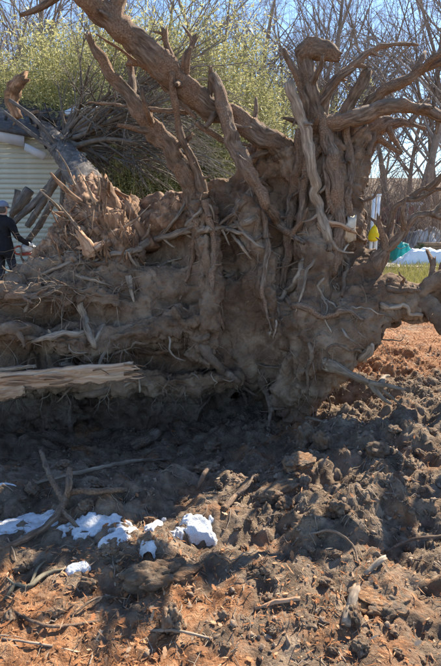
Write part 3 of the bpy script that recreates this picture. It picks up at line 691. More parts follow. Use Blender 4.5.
# ------------------------------------------------------------------ house with the crushed roof
HY = 13.6
hx1 = P(78, 200, HY)[0]; hx0 = hx1 - 7.0; hz1 = P(0, 136, HY)[2]
HOUSE = thing('house', ((hx0 + hx1) / 2, HY, float(gz(-6., HY))), 'pale green-grey sided house with its eave crushed by the fallen trunk', 'house')
mm = MB(); mm.box(((hx0 + hx1) / 2, HY + 2.5, hz1 / 2 - .2), (hx1 - hx0 - .1, 4.8, hz1 + .3)); mm.build('wall', MAT['siding'], HOUSE, smooth=False)
lap = .125; z = -.1; sid = None
while z < hz1 - .02:
    if sid is None:
        b = MB(); L = hx1 - hx0
        v = np.array([[-L / 2, -.012, 0], [L / 2, -.012, 0], [L / 2, .014, lap], [-L / 2, .014, lap], [-L / 2, .05, 0], [L / 2, .05, 0], [L / 2, .05, lap], [-L / 2, .05, lap]])
        b.add(v, [[0, 1, 2, 3], [4, 7, 6, 5], [0, 4, 5, 1], [3, 2, 6, 7], [0, 3, 7, 4], [1, 5, 6, 2]]); sid = b.build('siding_board', MAT['siding'], mesh_only=True, smooth=False)
    o = link('siding_board', sid, HOUSE); o.location = ((hx0 + hx1) / 2, HY, z); z += lap
def slab(a, b, c_, d_, th, name, mat, parent, off=(0, 0, 0)):
    q = np.array([a, b, c_, d_]) + np.array(off); nn = np.cross(q[1] - q[0], q[3] - q[0]); nn = nn / np.linalg.norm(nn) * th
    m_ = MB(); m_.add(np.vstack([q, q + nn]), [[0, 1, 2, 3], [7, 6, 5, 4], [0, 4, 5, 1], [1, 5, 6, 2], [2, 6, 7, 3], [3, 7, 4, 0]])
    return m_.build(name, MAT[mat], parent, smooth=False)
slab(P(-30, 120, HY - .3), P(24, 134, HY - .3), P(24, 147, HY - .3), P(-30, 135, HY - .3), .03, 'fascia', 'fascia', HOUSE)
slab(P(25, 143, HY - .4), P(46, 153, HY - .5), P(43, 160, HY - .5), P(24, 150, HY - .4), .03, 'fascia', 'fascia', HOUSE)['label'] = 'broken sagging piece of white eave board'
slab(P(-40, 124, HY - .35), P(78, 146, HY - .3), P(60, 108, HY + 3.2), P(-60, 92, HY + 3.2), .1, 'roof', 'shingle', HOUSE)
R = np.random.default_rng(3)
for k in range(26):       # torn shingles and roof boards
    x, y = 0 + 85 * R.random(), 112 + 26 * R.random(); Y = HY - .5 + R.random() * 1.0; a = R.random() * 3.1; L = 5 + 11 * R.random(); h = 1.5 + 3 * R.random()
    c_, s_ = math.cos(a), math.sin(a)
    slab(P(x - c_ * L, y - s_ * L, Y), P(x + c_ * L, y + s_ * L, Y + .3), P(x + c_ * L - s_ * h, y + s_ * L + c_ * h, Y + .4), P(x - c_ * L - s_ * h, y - s_ * L + c_ * h, Y), .02,
         'roof_fragment', ('shingle', 'shingle', 'board_brown')[k % 3], HOUSE)
for q in [(64, 111, 84, 103), (86, 108, 96, 103), (70, 122, 92, 114)]:
    slab(P(q[0], q[1], 12.6), P(q[2], q[3], 12.9), P(q[2] + 2, q[3] + 4, 12.9), P(q[0] + 3, q[1] + 4, 12.6), .02, 'metal_strip', 'sheet_blue' if q[1] < 120 else 'shingle', HOUSE)
mm = MB(); mm.tube([P(18, 118, 12.6), P(11, 100, 12.6), P(14, 88, 12.5), P(25, 77, 12.4)], [PX(4, 12.6), PX(6, 12.6), PX(7, 12.6), PX(4, 12.6)], seg=14, step=.06, bump=.35, jag=2, seed=77)
tag(mm.build('broken_log', MAT['torn']), 'short brown broken log standing up on the crushed roof at far left', 'log')

# ------------------------------------------------------------------ person with a chainsaw
PY = 9.4; pb = P(6, 270, PY); px0 = pb[0]; pz = P(6, 201, PY)[2] - 1.80
gpz = pz
PERSON = thing('person', (px0, PY, gpz), 'person in black jacket and grey-blue cap seen from behind beside the house', 'person')
def skin(verts, edges, radii, root_i, name, sub=2):
    me = bpy.data.meshes.new(name); me.from_pydata([tuple(v) for v in verts], edges, []); o = bpy.data.objects.new(name, me); COL.objects.link(o)
    md = o.modifiers.new('s', 'SKIN'); md.use_smooth_shade = True
    for k, r in enumerate(radii):
        r = r if isinstance(r, tuple) else (r, r)
        me.skin_vertices[0].data[k].radius = r; me.skin_vertices[0].data[k].use_root = (k == root_i)
    sb = o.modifiers.new('u', 'SUBSURF'); sb.levels = sub; sb.render_levels = sub
    dg = bpy.context.evaluated_depsgraph_get(); out = bpy.data.meshes.new_from_object(o.evaluated_get(dg)); bpy.data.objects.remove(o); out.name = name
    return out
V = []; E = []; RR = []
def jv(x, y, z, r, p=None):
    V.append((x, y, z)); RR.append(r)
    if p is not None: E.append((p, len(V) - 1))
    return len(V) - 1
pel = jv(0, 0, .95, (.17, .13)); bel = jv(0, .01, 1.12, (.165, .125), pel); che = jv(0, .0, 1.33, (.19, .135), bel); sho = jv(0, .02, 1.46, (.13, .1), che)
nk = jv(0, .05, 1.54, .06, sho); hd = jv(0, .085, 1.62, (.075, .09), nk); ht = jv(0, .09, 1.72, (.075, .095), hd); tp = jv(0, .085, 1.77, (.04, .05), ht)
hands = []
for sx in (-1, 1):
    s1 = jv(.19 * sx, .01, 1.44, .085, sho)
    el = jv((.28 if sx > 0 else .27) * sx, .02 if sx > 0 else .0, 1.17, .062, s1)
    wr = jv(.33 * sx if sx > 0 else -.2, .24, 1.03, .044, el)
    pa = jv(.35 * sx if sx > 0 else -.16, .32, 1.0, (.042, .03), wr)
    hands.append((wr, pa))
    base = np.array(V[pa])
    for k in range(4):
        b_ = base + np.array([.012 * sx, .05, .028 - .02 * k]); f1_ = jv(*b_, .011, pa); f2_ = jv(*(b_ + np.array([-.02 * sx, .035 - .004 * abs(k - 1), -.012])), .0095, f1_)
        jv(*(b_ + np.array([-.05 * sx, .022, -.02])), .008, f2_)
    t1_ = jv(*(base + np.array([-.035 * sx, .005, .03])), .013, pa); jv(*(base + np.array([-.06 * sx, .04, .02])), .0105, t1_)
    h_ = jv(.10 * sx, 0, .88, .105, pel); kn = jv(.12 * sx, .03 if sx < 0 else .08, .5, .07, h_); an = jv(.13 * sx, -.02 if sx < 0 else .03, .1, .055, kn)
    hl = jv(.13 * sx, -.02 if sx < 0 else .03, .045, .05, an); jv(.15 * sx, .17 if sx < 0 else .22, .035, .042, hl)
bm_ = skin(V, E, RR, pel, 'body')
for mn in ('black_cloth', 'trouser', 'skin', 'glove', 'rubber'): bm_.materials.append(MAT[mn])
for p_ in bm_.polygons:
    c_ = p_.center; p_.material_index = 0
    if c_.z > 1.555: p_.material_index = 2
    elif c_.z < .09: p_.material_index = 4
    elif c_.z < .74 and abs(c_.x) < .27: p_.material_index = 1
    elif c_.y > .255 and c_.z < 1.1: p_.material_index = 3
body = bpy.data.objects.new('body', bm_); COL.objects.link(body); body.parent = PERSON
PERSON.rotation_euler.z = math.radians(-14)
v, f = ico_mesh(3); cv = v.copy(); kp = cv[:, 2] < -.12; cv[kp, 2] = -.12 + .1 * (cv[kp, 2] + .12)
m_ = MB(); m_.add(cv * np.array([.098, .118, .1]) + np.array([0, .085, 1.715]), None, f)
cap = m_.build('cap', MAT['cap_blue']); cap.parent = PERSON
m_ = MB(); u = np.linspace(-1, 1, 9); q = []
for r_ in (0, 1):
    for zz in (0, .008):
        for a in u: q.append((math.sin(a * 1.2) * (.09 + .012 * r_), .085 + math.cos(a * 1.2) * (.1 + .085 * r_ * math.cos(a)), 1.70 + zz - .02 * r_))
q = np.array(q); fs = []
for k in range(8): fs += [[k, k + 1, 18 + k + 1, 18 + k], [9 + k + 1, 9 + k, 27 + k, 27 + k + 1], [18 + k, 18 + k + 1, 27 + k + 1, 27 + k]]
m_.add(q, fs); br = m_.build('brim', MAT['cap_blue']); br.parent = cap
m_ = MB(); hvv = v.copy(); m_.add(hvv * np.array([.088, .075, .075]) + np.array([0, .035, 1.645]), None, f)
hr = m_.build('hair', MAT['trunk_bark']); hr.parent = PERSON
m_ = MB(); m_.tube([(x_, .03 + y_, 1.535) for x_, y_ in [(math.cos(a) * .075, math.sin(a) * .07) for a in np.linspace(0, 6.28, 12)]], [.022] * 12, seg=6, sub=2)
co = m_.build('collar', MAT['black_cloth']); co.parent = PERSON
m_ = MB(); m_.tube([(0, 0, .84), (0, 0, .87), (0, 0, .95)], [.185, .19, .182], seg=24, oval=.78, sub=2)
hm = m_.build('jacket_hem', MAT['black_cloth']); hm.parent = PERSON
# chainsaw held in the right hand
cw = P(28, 249, PY + .32)
SAW = thing('chainsaw', tuple(cw), 'white and red chainsaw held at the side of the person in black', 'chainsaw')
SAW.rotation_euler.z = math.radians(-30)
def loc(mbx, name, mat, smooth=True):
    o = mbx.build(name, MAT[mat], None, smooth); o.parent = SAW; return o
m_ = MB(); m_.tube([(0, -.14, 0), (0, -.12, .005), (0, .0, .02), (0, .12, .01), (0, .15, 0)], [.05, .085, .095, .085, .05], seg=12, sub=4, oval=.85); loc(m_, 'engine_cover', 'tool_white')
m_ = MB(); m_.box((0, -.01, -.085), (.15, .27, .06)); loc(m_, 'crankcase', 'tool_red', False)
m_ = MB(); m_.tube([(0, -.12, .05), (0, -.22, .06), (0, -.31, .02), (0, -.28, -.07), (0, -.14, -.09)], [.02, .018, .018, .018, .02], seg=8); loc(m_, 'rear_handle', 'tool_red')
m_ = MB(); m_.tube([(-.1, .05, -.06), (-.11, .03, .08), (-.05, .02, .15), (.06, .02, .15), (.1, .04, .02)], [.014] * 5, seg=8); loc(m_, 'front_handle', 'rubber')
m_ = MB(); m_.box((-.03, .35, -.06), (.012, .46, .08)); m_.tube([(-.03, .57, -.06), (-.03, .60, -.06)], [.04, .028], seg=10, sub=1, oval=.3); loc(m_, 'guide_bar', 'steel', False)

# ------------------------------------------------------------------ things at the right, behind the plate
def px_box(mm, x0, y0, x1, y1, Y, d):
    a = P(x0, y1, Y); b = P(x1, y0, Y); mm.box(((a[0] + b[0]) / 2, Y + d / 2, (a[2] + b[2]) / 2), (b[0] - a[0], d, b[2] - a[2]))
PYR = 17.0
for k, (x0, x1) in enumerate([(371.5, 374.3), (376.2, 379.0)]):
    a = P((x0 + x1) / 2, 214, PYR); g0 = float(gz(a[0], PYR)); top = P(375, 196, PYR)[2]; wd = PX(x1 - x0, PYR)
    po = thing('post', (a[0], PYR, g0), ('left' if k == 0 else 'right') + ' one of two tall white posts behind the root plate', 'post', 'white posts')
    m_ = MB(); m_.box((a[0], PYR, (g0 + top) / 2), (wd, wd, top - g0)); m_.build('shaft', MAT['paint_white'], po, False)
    m_ = MB(); m_.box((a[0], PYR, top + .03), (wd * 1.35, wd * 1.35, .06)); m_.build('post_cap', MAT['paint_white'], po, False)
a = P(373.5, 233, PYR - .3); g0 = float(gz(a[0], PYR - .3))
bag = thing('sack', (a[0], PYR - .3, g0), 'bright yellow sack hung at the foot of the white posts', 'sack')
m_ = MB(); m_.tube([a + np.array([0, 0, -.28]), a + np.array([0, 0, -.2]), a, a + np.array([.02, 0, .16]), a + np.array([.02, 0, .24])], [.06, .17, .16, .09, .04], seg=12, bump=.25, seed=9); m_.build('bag', MAT['yellow'], bag)
m_ = MB(); m_.tube([a + np.array([.02, 0, .22]), a + np.array([.04, .1, .3]), a + np.array([.08, .25, .33])], [.02, .015, .015], seg=6); m_.build('tie', MAT['yellow'], bag)
# small red trailer with a white rail
TY = 26.0; b0 = P(391, 226, TY); b1 = P(420, 208, TY); g0 = float(gz(b0[0], TY))
tra = thing('trailer', ((b0[0] + b1[0]) / 2, TY, g0), 'faded red box trailer with white rail frame far behind at right', 'trailer')
m_ = MB(); m_.box(((b0[0] + b1[0]) / 2, TY + .8, (b0[2] + b1[2]) / 2 + .1), (b1[0] - b0[0], 1.6, b1[2] - b0[2] - .1)); m_.build('box', MAT['red_paint'], tra, False)
m_ = MB()
for x_ in (b0[0] + .75, b1[0] - .1): m_.box((x_, TY - .05, (b0[2] + b1[2]) / 2 + .1), (.12, .1, b1[2] - b0[2] + .25))
m_.box(((b0[0] + b1[0]) / 2 + .35, TY - .06, b1[2] + .2), (.95, .09, .14)); m_.build('rail', MAT['paint_white'], tra, False)
for x_ in (b0[0] + .35, b1[0] - .35):
    m_ = MB(); m_.tube([(x_, TY - .1, b0[2] - .15), (x_, TY + .12, b0[2] - .15)], [.33, .33], seg=18, sub=1); wh = m_.build('wheel', MAT['rubber'], tra)
    m_ = MB(); m_.tube([(x_, TY - .13, b0[2] - .15), (x_, TY - .09, b0[2] - .15)], [.15, .15], seg=12, sub=1); r_ = m_.build('rim', MAT['steel']); r_.parent = wh
def heap(name, mat, x0, y0, x1, y1, Y, d, label, cat, sd):
    """a lumpy cloth-covered heap standing on the ground"""
    a = P(x0, y1, Y); b = P(x1, y0, Y); cx = (a[0] + b[0]) / 2; g0 = float(gz(cx, Y)); h = b[2] - g0; n = 40
    u = np.linspace(-1, 1, n); A, B = np.meshgrid(u, u); r_ = np.maximum(np.abs(A) ** 3, np.abs(B) ** 3)
    z = h * sstep(1.0, .45, np.maximum(np.abs(A), np.abs(B)) + .12 * fbm(np.stack([A * 2 + sd, B * 2, A * 0], -1), 3)) * (.8 + .35 * fbm(np.stack([A * 2.5, B * 2.5 + sd, A * 0], -1), 3))
    X = cx + A * (b[0] - a[0]) / 2; YY = Y + d / 2 + B * d / 2
    q = np.stack([X, YY, gz(X, YY) - .03 + z], -1).reshape(-1, 3); ii = (np.arange(n - 1)[:, None] * n + np.arange(n - 1)[None]).ravel()
    m_ = MB(); m_.add(q, np.stack([ii, ii + 1, ii + n + 1, ii + n], -1))
    return tag(m_.build(name, MAT[mat]), label, cat)
heap('tarp', 'teal', 396, 240, 420, 250, 17.5, 1.4, 'teal green tarpaulin heap beside the pale sheet at right', 'tarpaulin', 1)
heap('tarp', 'tarp_pale', 398, 247, 470, 256, 16.6, .9, 'long pale blue tarpaulin in front of the teal heap', 'tarpaulin', 2)
heap('covered_pile', 'pile', 408, 226, 480, 246, 21, 3.0, 'wide white covered pile behind the tarpaulins at right', 'pile', 3)
LY = 18.4; g = P(433, 243, LY)
st_ = thing('lumber_stack', (g[0], LY, float(gz(g[0], LY))), 'low stack of brown boards at the right edge behind the tarpaulins', 'lumber')
lb = None
for r_ in range(6):
    for c_ in range(2):
        m_ = MB() if lb is None else None
        if m_ is not None: m_.box((0, 0, 0), (1.6, .28, .1)); lb = m_.build('board', MAT['board_brown'], mesh_only=True, smooth=False)
        o = link('board', lb); o.parent = st_; o.location = (.35 + .05 * rng.normal(), -.16 + .32 * c_, .06 + .11 * r_ + .0); o.rotation_euler.z = .03 * rng.normal()
# grass in the sun beyond the right arm
m_ = MB(); base_v = []
for k in range(9000):
    q = ground_at(385 + 110 * rng.random(), 260 + 44 * rng.random() ** 1.4) if k % 25 == 0 else q0 + np.array([rng.normal() * .35, rng.normal() * .5, 0])
    if k % 25 == 0: q0 = q
    z_ = float(gz(q[0], q[1])); h = .08 + .16 * rng.random(); a = rng.random() * 6.28; w_ = .012; dx_, dy_ = math.cos(a), math.sin(a); lx, ly = rng.normal(size=2) * h * .5
    base_v.append([[q[0] - dx_ * w_, q[1] - dy_ * w_, z_ - .01], [q[0] + dx_ * w_, q[1] + dy_ * w_, z_ - .01], [q[0] + lx, q[1] + ly, z_ + h]])
bv = np.array(base_v).reshape(-1, 3); m_.add(bv, None, np.arange(len(bv)).reshape(-1, 3))
tag(m_.build('grass', MAT['grass'], smooth=False), 'sunlit yellow-green grass beyond the right root', 'grass', kind='stuff')

# ------------------------------------------------------------------ rubble, sticks, litter, snow
clod_me = []
for k in range(8):
    v, f = ico_mesh(5 if k < 4 else 4); q = v * 1.0; R = np.random.default_rng(k + 50)
    w1, w2 = worley(v * 1.7 + k * 5); x1, x2 = worley(v * 4.0 + k * 3)
    q = q * (1 + .5 * fbm(v * .9 + k * 9, 3) + .5 * (.3 - w1 ** 2) - .05 * sstep(.12, 0, w2 - w1) + .16 * (.3 - x1 ** 2) + .12 * fbm(v * 4.5 + k, 4))[:, None]
    q = q * np.array([1, .85, .75])
    m_ = MB(); m_.add(q, None, f); clod_me.append(m_.build('soil_clod', MAT['clod'], mesh_only=True))
def clod(px, py, rp, label, group=None, k=0, mat=None, sc=(1, 1, 1), name='soil_clod', sink=.42):
    g = ground_at(px, py); r = rp * g[1] / F * 1.1
    me = clod_me[k % 8]
    if mat == 'turf':                                # sods keep their flat upper side
        me = me.copy(); q_ = np.zeros(len(me.vertices) * 3, np.float32); me.vertices.foreach_get('co', q_); q_ = q_.reshape(-1, 3); t_ = q_[:, 2] > .3; q_[t_, 2] = .3 + .18 * (q_[t_, 2] - .3); me.vertices.foreach_set('co', q_.ravel()); me.update()
    if mat: me = me.copy(); me.materials.clear(); me.materials.append(MAT[mat])
    o = link(name, me); o.location = (g[0], g[1] + r * .3, g[2] + r * (.7 * sc[2] - sink)); o.scale = (r * sc[0], r * sc[1], r * sc[2]); o.rotation_euler = (rng.normal() * .2, rng.normal() * .2, rng.random() * 6.28)
    return tag(o, label, 'clod', group)
clod(160, 585, 34, 'broad dark clod with an undercut hollow, below the lit snow', k=3, sc=(1.1, .7, .6)).rotation_euler = (0, 0, .2)
clod(382, 606, 30, 'flat-topped turf clod with orange litter on top, lower right', k=1, mat='turf', sc=(1, .8, .55)).rotation_euler = (.1, .05, .1)
clod(173, 632, 15, 'rounded upright clod at the bottom left of the centre', k=2, sc=(.9, .9, 1.4))
clod(338, 518, 15, 'smooth rounded dark stone-like clod in the right rubble', k=3, sc=(1.2, .9, 1))
clod(322, 448, 11, 'greyish upright clod at the foot of the plate, right one', k=4, sc=(.8, .8, 1.3))
clod(306, 446, 12, 'greyish square clod at the foot of the plate, left one', k=5, sc=(.9, .8, 1.3))
clod(300, 466, 15, 'sunlit orange-brown clod beside the shadow edge in the middle', k=1, mat='turf', sc=(1.2, .8, .7))
clod(275, 500, 20, 'wide crumbly clod in the middle of the rubble', k=2, sc=(1.3, .8, .6))
n = 0
while n < 130:
    x, y = 441 * rng.random() * 1.06 - 8, 420 + 246 * rng.random()
    left = sstep(230, 100, x); wgt = (1 - .75 * left * sstep(560, 600, y)) * (1 - .8 * left * sstep(500, 430, y)) * (.35 + .65 * sstep(-.2, .2, fbm(np.array([x / 60, y / 60, 2.]), 2)))
    if rng.random() > wgt: continue
    near = y > 560
    where = ('at the foot of the plate in the shade' if y < 470 else 'around the snow and the forked branch' if x < 230 and y < 560 else 'at the bottom left on the orange litter' if x < 150 else
             'at the bottom around the rounded upright clod' if x < 250 and y > 560 else 'along the bottom left of the turf clod' if x < 345 and y > 560 else 'at the bottom right around the turf clod' if y > 560 else
             'in the middle rubble left of the stone-like clod' if x < 325 else 'in the rubble towards the right edge')
    clod(x, y, 2.5 + 8 * rng.random() ** 3, 'small crumbly brown soil clod ' + where, 'soil clods ' + where, k=n, sc=(1 + .4 * rng.random(), .8 + .4 * rng.random(), .7 + .5 * rng.random()), sink=.5); n += 1
# small crumbs
m_ = MB(); v1, t1 = ico_mesh(1); cand = rng.random((130000, 2)) * np.array([6.6, 5.2]) + np.array([-3.0, .9])
wgt = sstep(-.25, .3, fbm(np.stack([cand[:, 0] * 1.6, cand[:, 1] * 1.6, 0 * cand[:, 0]], -1), 3)) * (.3 + .7 * sstep(-1.0, .4, cand[:, 0])) * sstep(6.2, 4.6, cand[:, 1]) * (.4 + .6 * sstep(1.3, 2.4, cand[:, 1]))
cand = cand[rng.random(len(cand)) < wgt * .46]; zz = gz(cand[:, 0], cand[:, 1])
v2_, t2_ = ico_mesh(2); var = [v1 * (1 + .3 * rng.normal(size=(len(v1), 1))) for _ in range(12)]
var2 = [v2_ * (1 + 1.0 * fbm(v2_ * 1.2 + 7 * k_, 3) + .13 * rng.normal(size=len(v2_)))[:, None] for k_ in range(16)]
for k in range(len(cand)):
    s_ = .002 + .013 * rng.random() ** 3.5
    vv, tt = (var2[k % 16], t2_) if s_ > .0095 else (var[k % 12], t1)
    az_ = rng.random() * 6.28; ca, sa = math.cos(az_), math.sin(az_); vv = vv * s_ * (.4 + 1.0 * rng.random(3)); vv = vv @ np.array([[ca, sa, 0], [-sa, ca, 0], [rng.normal() * .3, rng.normal() * .3, 1]])
    m_.add(vv + np.array([cand[k, 0], cand[k, 1], zz[k] + s_ * .05]), None, tt)
tag(m_.build('soil_crumbs', MAT['crumb'], smooth=False), 'loose brown soil crumbs strewn over the ground', 'soil', kind='stuff')
# leaf litter and chips
m_ = MB(); cand = rng.random((420000, 2)) * np.array([8.0, 9.5]) + np.array([-3.2, .9]); cx, cy = cand.T
zone = 1.9 * sstep(2.3, 1.75, cy) * (.35 + .65 * sstep(.5, -.4, cx)) + .16 + .9 * sstep(1.0, 1.8, cx) * sstep(4.4, 5.2, cy)
zone *= (1 - .85 * np.exp(-((cx + .6) / 1.9) ** 4 - ((cy - 3.6) / 1.1) ** 4)) * (.25 + .75 * sstep(-.15, .25, fbm(np.stack([cx * 1.4, cy * 1.4, cx * 0 + 7], -1), 3)))
cand = cand[rng.random(len(cand)) < zone * .8]; zz = gz(cand[:, 0], cand[:, 1]); nl = len(cand)
out = np.array([(0, -1, 0), (.32, -.62, 0), (.2, -.42, 0), (.5, -.1, 0), (.3, .12, 0), (.4, .5, 0), (0, 1, 0), (-.4, .5, 0), (-.3, .12, 0), (-.5, -.1, 0), (-.2, -.42, 0), (-.32, -.62, 0)])
tri = np.array([(0, 1, 11), (1, 2, 11), (2, 10, 11), (2, 3, 10), (3, 9, 10), (3, 4, 9), (4, 8, 9), (4, 5, 8), (5, 7, 8), (5, 6, 7)])
L_ = (.0045 + .015 * rng.random(nl) ** 2.4); wd = .5 + .9 * rng.random(nl); chip = rng.random(nl) < .7; wd[chip] *= .25; L_[chip] *= 1.3
az = rng.random(nl) * 6.283; curl = rng.normal(size=nl) * .5; tl = rng.normal(size=(nl, 2)) * .42
vx = out[None, :, 0] * (L_ * wd)[:, None]; vy = out[None, :, 1] * L_[:, None]
vz = (curl * L_)[:, None] * (out[None, :, 0] ** 2 * 1.2 + .35 * out[None, :, 1] ** 2) + vx * tl[:, :1] + vy * tl[:, 1:]
X = cand[:, :1] + vx * np.cos(az)[:, None] - vy * np.sin(az)[:, None]; Yy = cand[:, 1:] + vx * np.sin(az)[:, None] + vy * np.cos(az)[:, None]
Z = zz[:, None] + .006 + (np.abs(tl).sum(1) * L_ * .5)[:, None] + vz
LV = np.stack([X, Yy, Z], -1); lf = rng.random((nl, 3)) * 40; nb = int((~chip).sum())
m_.add(LV[~chip].reshape(-1, 3), None, (tri[None] + 12 * np.arange(nb)[:, None, None]).reshape(-1, 3), np.repeat(lf[~chip], 12, 0))
m_.add(LV[chip][:, [0, 3, 6, 9]].reshape(-1, 3), np.arange((nl - nb) * 4).reshape(-1, 4), None, np.repeat(lf[chip], 4, 0))
tag(m_.build('leaf_litter', MAT['litter'], smooth=False), 'orange-brown dead leaves and chips over the ground', 'leaf litter', kind='stuff')
# thin twigs and rootlets on the ground
m_ = MB()
for k in range(2400):
    x, y = -2.6 + 5.4 * rng.random(), 1.2 + 4.2 * rng.random(); L = .03 + .2 * rng.random() ** 2.4; a = rng.random() * 6.28; r0 = .001 + .0025 * rng.random(); pts = []
    for s_ in range(5):
        pts.append([x, y, float(gz(x, y)) + r0 + .012 * math.sin(s_ * 1.4 + k) ** 2]); a += rng.normal() * .4; x += math.cos(a) * L / 4; y += math.sin(a) * L / 4
    m_.tube(pts, [r0] * 4 + [r0 * .4], seg=3, sub=1, cap=False)
tag(m_.build('twigs', MAT['bark_pale']), 'fine twigs and rootlets strewn over the soil', 'twigs', kind='stuff')
def stick(pts, mat, label, name='stick', cat='stick', seg=9, forks=(), lift=1.0):
    def conv(ps):
        o_ = []
        for q in ps:
            g = ground_at(q[0], q[1]); r = PX(q[2], g[1]); up = q[3] if len(q) > 3 else 0
            o_.append((g + np.array([0, 0, r * .8 * lift + up]), r))
        return [a for a, b in o_], [b for a, b in o_]
    seed[0] += 1
    A, B = conv(pts)
    if not forks:
        m_ = MB(); m_.tube(A, B, seg=seg, step=.02, bump=.3, jag=.9, gnarl=.5, lobes=.08, seed=seed[0]); return tag(m_.build(name, MAT[mat]), label, cat)
    t_ = thing(name, tuple(A[0]), label, cat)
    m_ = MB(); m_.tube(A, B, seg=seg, step=.02, bump=.3, jag=.9, gnarl=.5, lobes=.08, seed=seed[0]); m_.build('stem', MAT[mat], t_)
    for fk in forks:
        A, B = conv(fk); seed[0] += 1; m_ = MB(); m_.tube(A, B, seg=seg, step=.02, bump=.3, jag=.9, gnarl=.5, lobes=.08, seed=seed[0]); m_.build('side_branch', MAT[mat], t_)
    return t_
stick([(28, 487, 2), (62, 483, 2.2, .03), (100, 477, 2.4, .05), (135, 470, 2.2, .05), (166, 461, 1.4)], 'bark_pale', 'long thin pale stick lying in the shade in front of the plate', 'branch', 'branch')
stick([(126, 493, 2.6), (100, 500, 3.4, .03), (72, 501, 4, .04), (64, 515, 4.2, .04), (52, 530, 4, .03), (26, 545, 3.6, .02), (-8, 556, 3.2)], 'bark', 'dark forked branch lying over the snow at the left', 'branch', 'branch',
      forks=[[(66, 512, 3.2, .04), (52, 492, 3, .08), (43, 474, 2, .16)], [(68, 508, 3.4, .05), (70, 498, 3.6, .08), (71, 489, 3, .12)], [(62, 518, 2.6, .03), (80, 532, 2), (96, 545, 1.2)]])
stick([(133, 452, 5.5), (144, 446, 6), (157, 437, 6)], 'bark', 'short grey log piece at the foot of the plate', 'log', 'log', 12)
stick([(197, 492, 2), (208, 476, 2.6, .03), (222, 460, 2)], 'bark', 'short stick slanting up in the shade below the dangling root')
stick([(224, 512, 3.4), (238, 500, 3, .03), (252, 488, 2.4, .05), (256, 484, 1)], 'bark', 'dark stick beside the lit snow, pointing right', forks=[[(236, 502, 2, .03), (248, 496, 1.8, .06), (254, 486, 1, .08)]])
stick([(6, 602, 2.4), (16, 590, 2.8, .01), (30, 588, 2.6, .0), (44, 580, 2.8, .01), (66, 570, 1.4)], 'moss', 'greenish-grey mossy branch piece at the lower left edge', 'branch', 'branch', 12, forks=[[(30, 588, 1.6, .0), (38, 574, 1.3, .02), (46, 566, .7, .02)], [(16, 590, 1.6, .01), (8, 582, 1, .02)]])
stick([(12, 612, 1.6), (30, 623, 2, .01), (56, 630, 1.8, .01), (100, 622, 1.4)], 'bark', 'thin bent twig on the orange litter at bottom left')
stick([(118, 598, 1.2), (96, 604, 1.5, .02), (70, 618, 1.4)], 'bark', 'short thin twig crossing the orange litter')
stick([(150, 632, 1.4), (178, 637, 2, .02), (212, 640, 1.6)], 'bark_pale', 'pale thin stick lying below the rounded upright clod')
stick([(346, 628, 5.5), (350, 614, 5.5, .02), (355, 604, 5, .06)], 'bark_pale', 'pale stub of root poking out of the soil beside the turf clod', 'root_stub', 'root', 12)
stick([(365, 577, 3), (376, 570, 3, .02), (385, 565, 2.5, .03)], 'bark_pale', 'short pale root piece above the turf clod')
stick([(296, 540, 1.3), (330, 536, 1.6, .02), (352, 550, 1.6, .02), (358, 566, 1.2)], 'bark', 'thin curved root in the right rubble')
stick([(385, 555, 1.4), (410, 547, 1.8, .03), (441, 543, 1.6, .03)], 'bark', 'thin straight root at the right edge of the rubble')
stick([(285, 420, 1.4), (305, 421, 1.6, .02), (325, 424, 1.2)], 'bark_pale', 'thin pale stick at the foot of the plate, right of the hollow')
stick([(0, 640, 1.2), (40, 648, 1.5, .01), (80, 654, 1.2)], 'bark_pale', 'faint pale twig along the bottom left corner')
stick([(255, 612, 2.2), (275, 606, 2.6, .01), (300, 600, 2)], 'sapwood', 'orange splinter of wood lying in the lower middle')
def snow(px, py, rx, ry, th, label, sd, thr=0.0):
    c = ground_at(px, py); a = ground_at(px - rx, py)[0]; b = ground_at(px + rx, py)[0]; y0 = ground_at(px, py + ry)[1]; y1 = ground_at(px, py - ry)[1]
    n = 110; u = np.linspace(-1.25, 1.25, n); A, B = np.meshgrid(u, u)
    X = c[0] + A * (b - a) / 2; Yy = (y0 + y1) / 2 + B * (y1 - y0) / 2
    pt = np.stack([X, Yy, 0 * X + sd], -1)
    msk = 1 - np.sqrt(A * A + B * B) + 1.3 * fbm(pt * 8, 4) + thr
    h = th * np.sqrt(np.clip(msk, 0, .5) * 2) * (1 + .5 * fbm(pt * 9 + 3, 3)) + np.minimum(msk, 0) * .12
    gs = np.mean([gz(X + a_ * .035, Yy + b_ * .035) for a_ in (-2, -1, 0, 1, 2) for b_ in (-2, -1, 0, 1, 2)], 0)
    q = np.stack([X, Yy, gs + h], -1).reshape(-1, 3)
    ii = (np.arange(n - 1)[:, None] * n + np.arange(n - 1)[None]).ravel(); fs = np.stack([ii, ii + 1, ii + n + 1, ii + n], -1)
    kf = (msk.ravel()[fs] > -.12).any(1); fs = fs[kf]
    us = np.unique(fs); rm = np.full(n * n, -1); rm[us] = np.arange(len(us))
    m_ = MB(); m_.add(q[us], rm[fs]); return tag(m_.build('snow_patch', MAT['snow']), label, 'snow', 'snow patches')
snow(14, 528, 34, 11, .022, 'shaded snow strip at the left edge behind the forked branch', 1)
snow(104, 524, 36, 11, .022, 'flat shaded snow patch right of the forked branch', 2)
snow(194, 531, 22, 14, .04, 'lumpy sunlit snow patch nearest the middle', 3)
snow(116, 546, 14, 10, .035, 'small snow lump below the flat snow patch', 4)
snow(150, 536, 9, 11, .035, 'small snow lump touching the sunlit patch', 5)
snow(-4, 488, 14, 5, .02, 'small snow scrap at the left edge in deep shade', 6)
snow(80, 568, 10, 5, .015, 'thin strip of snow beside the mossy branch', 7)
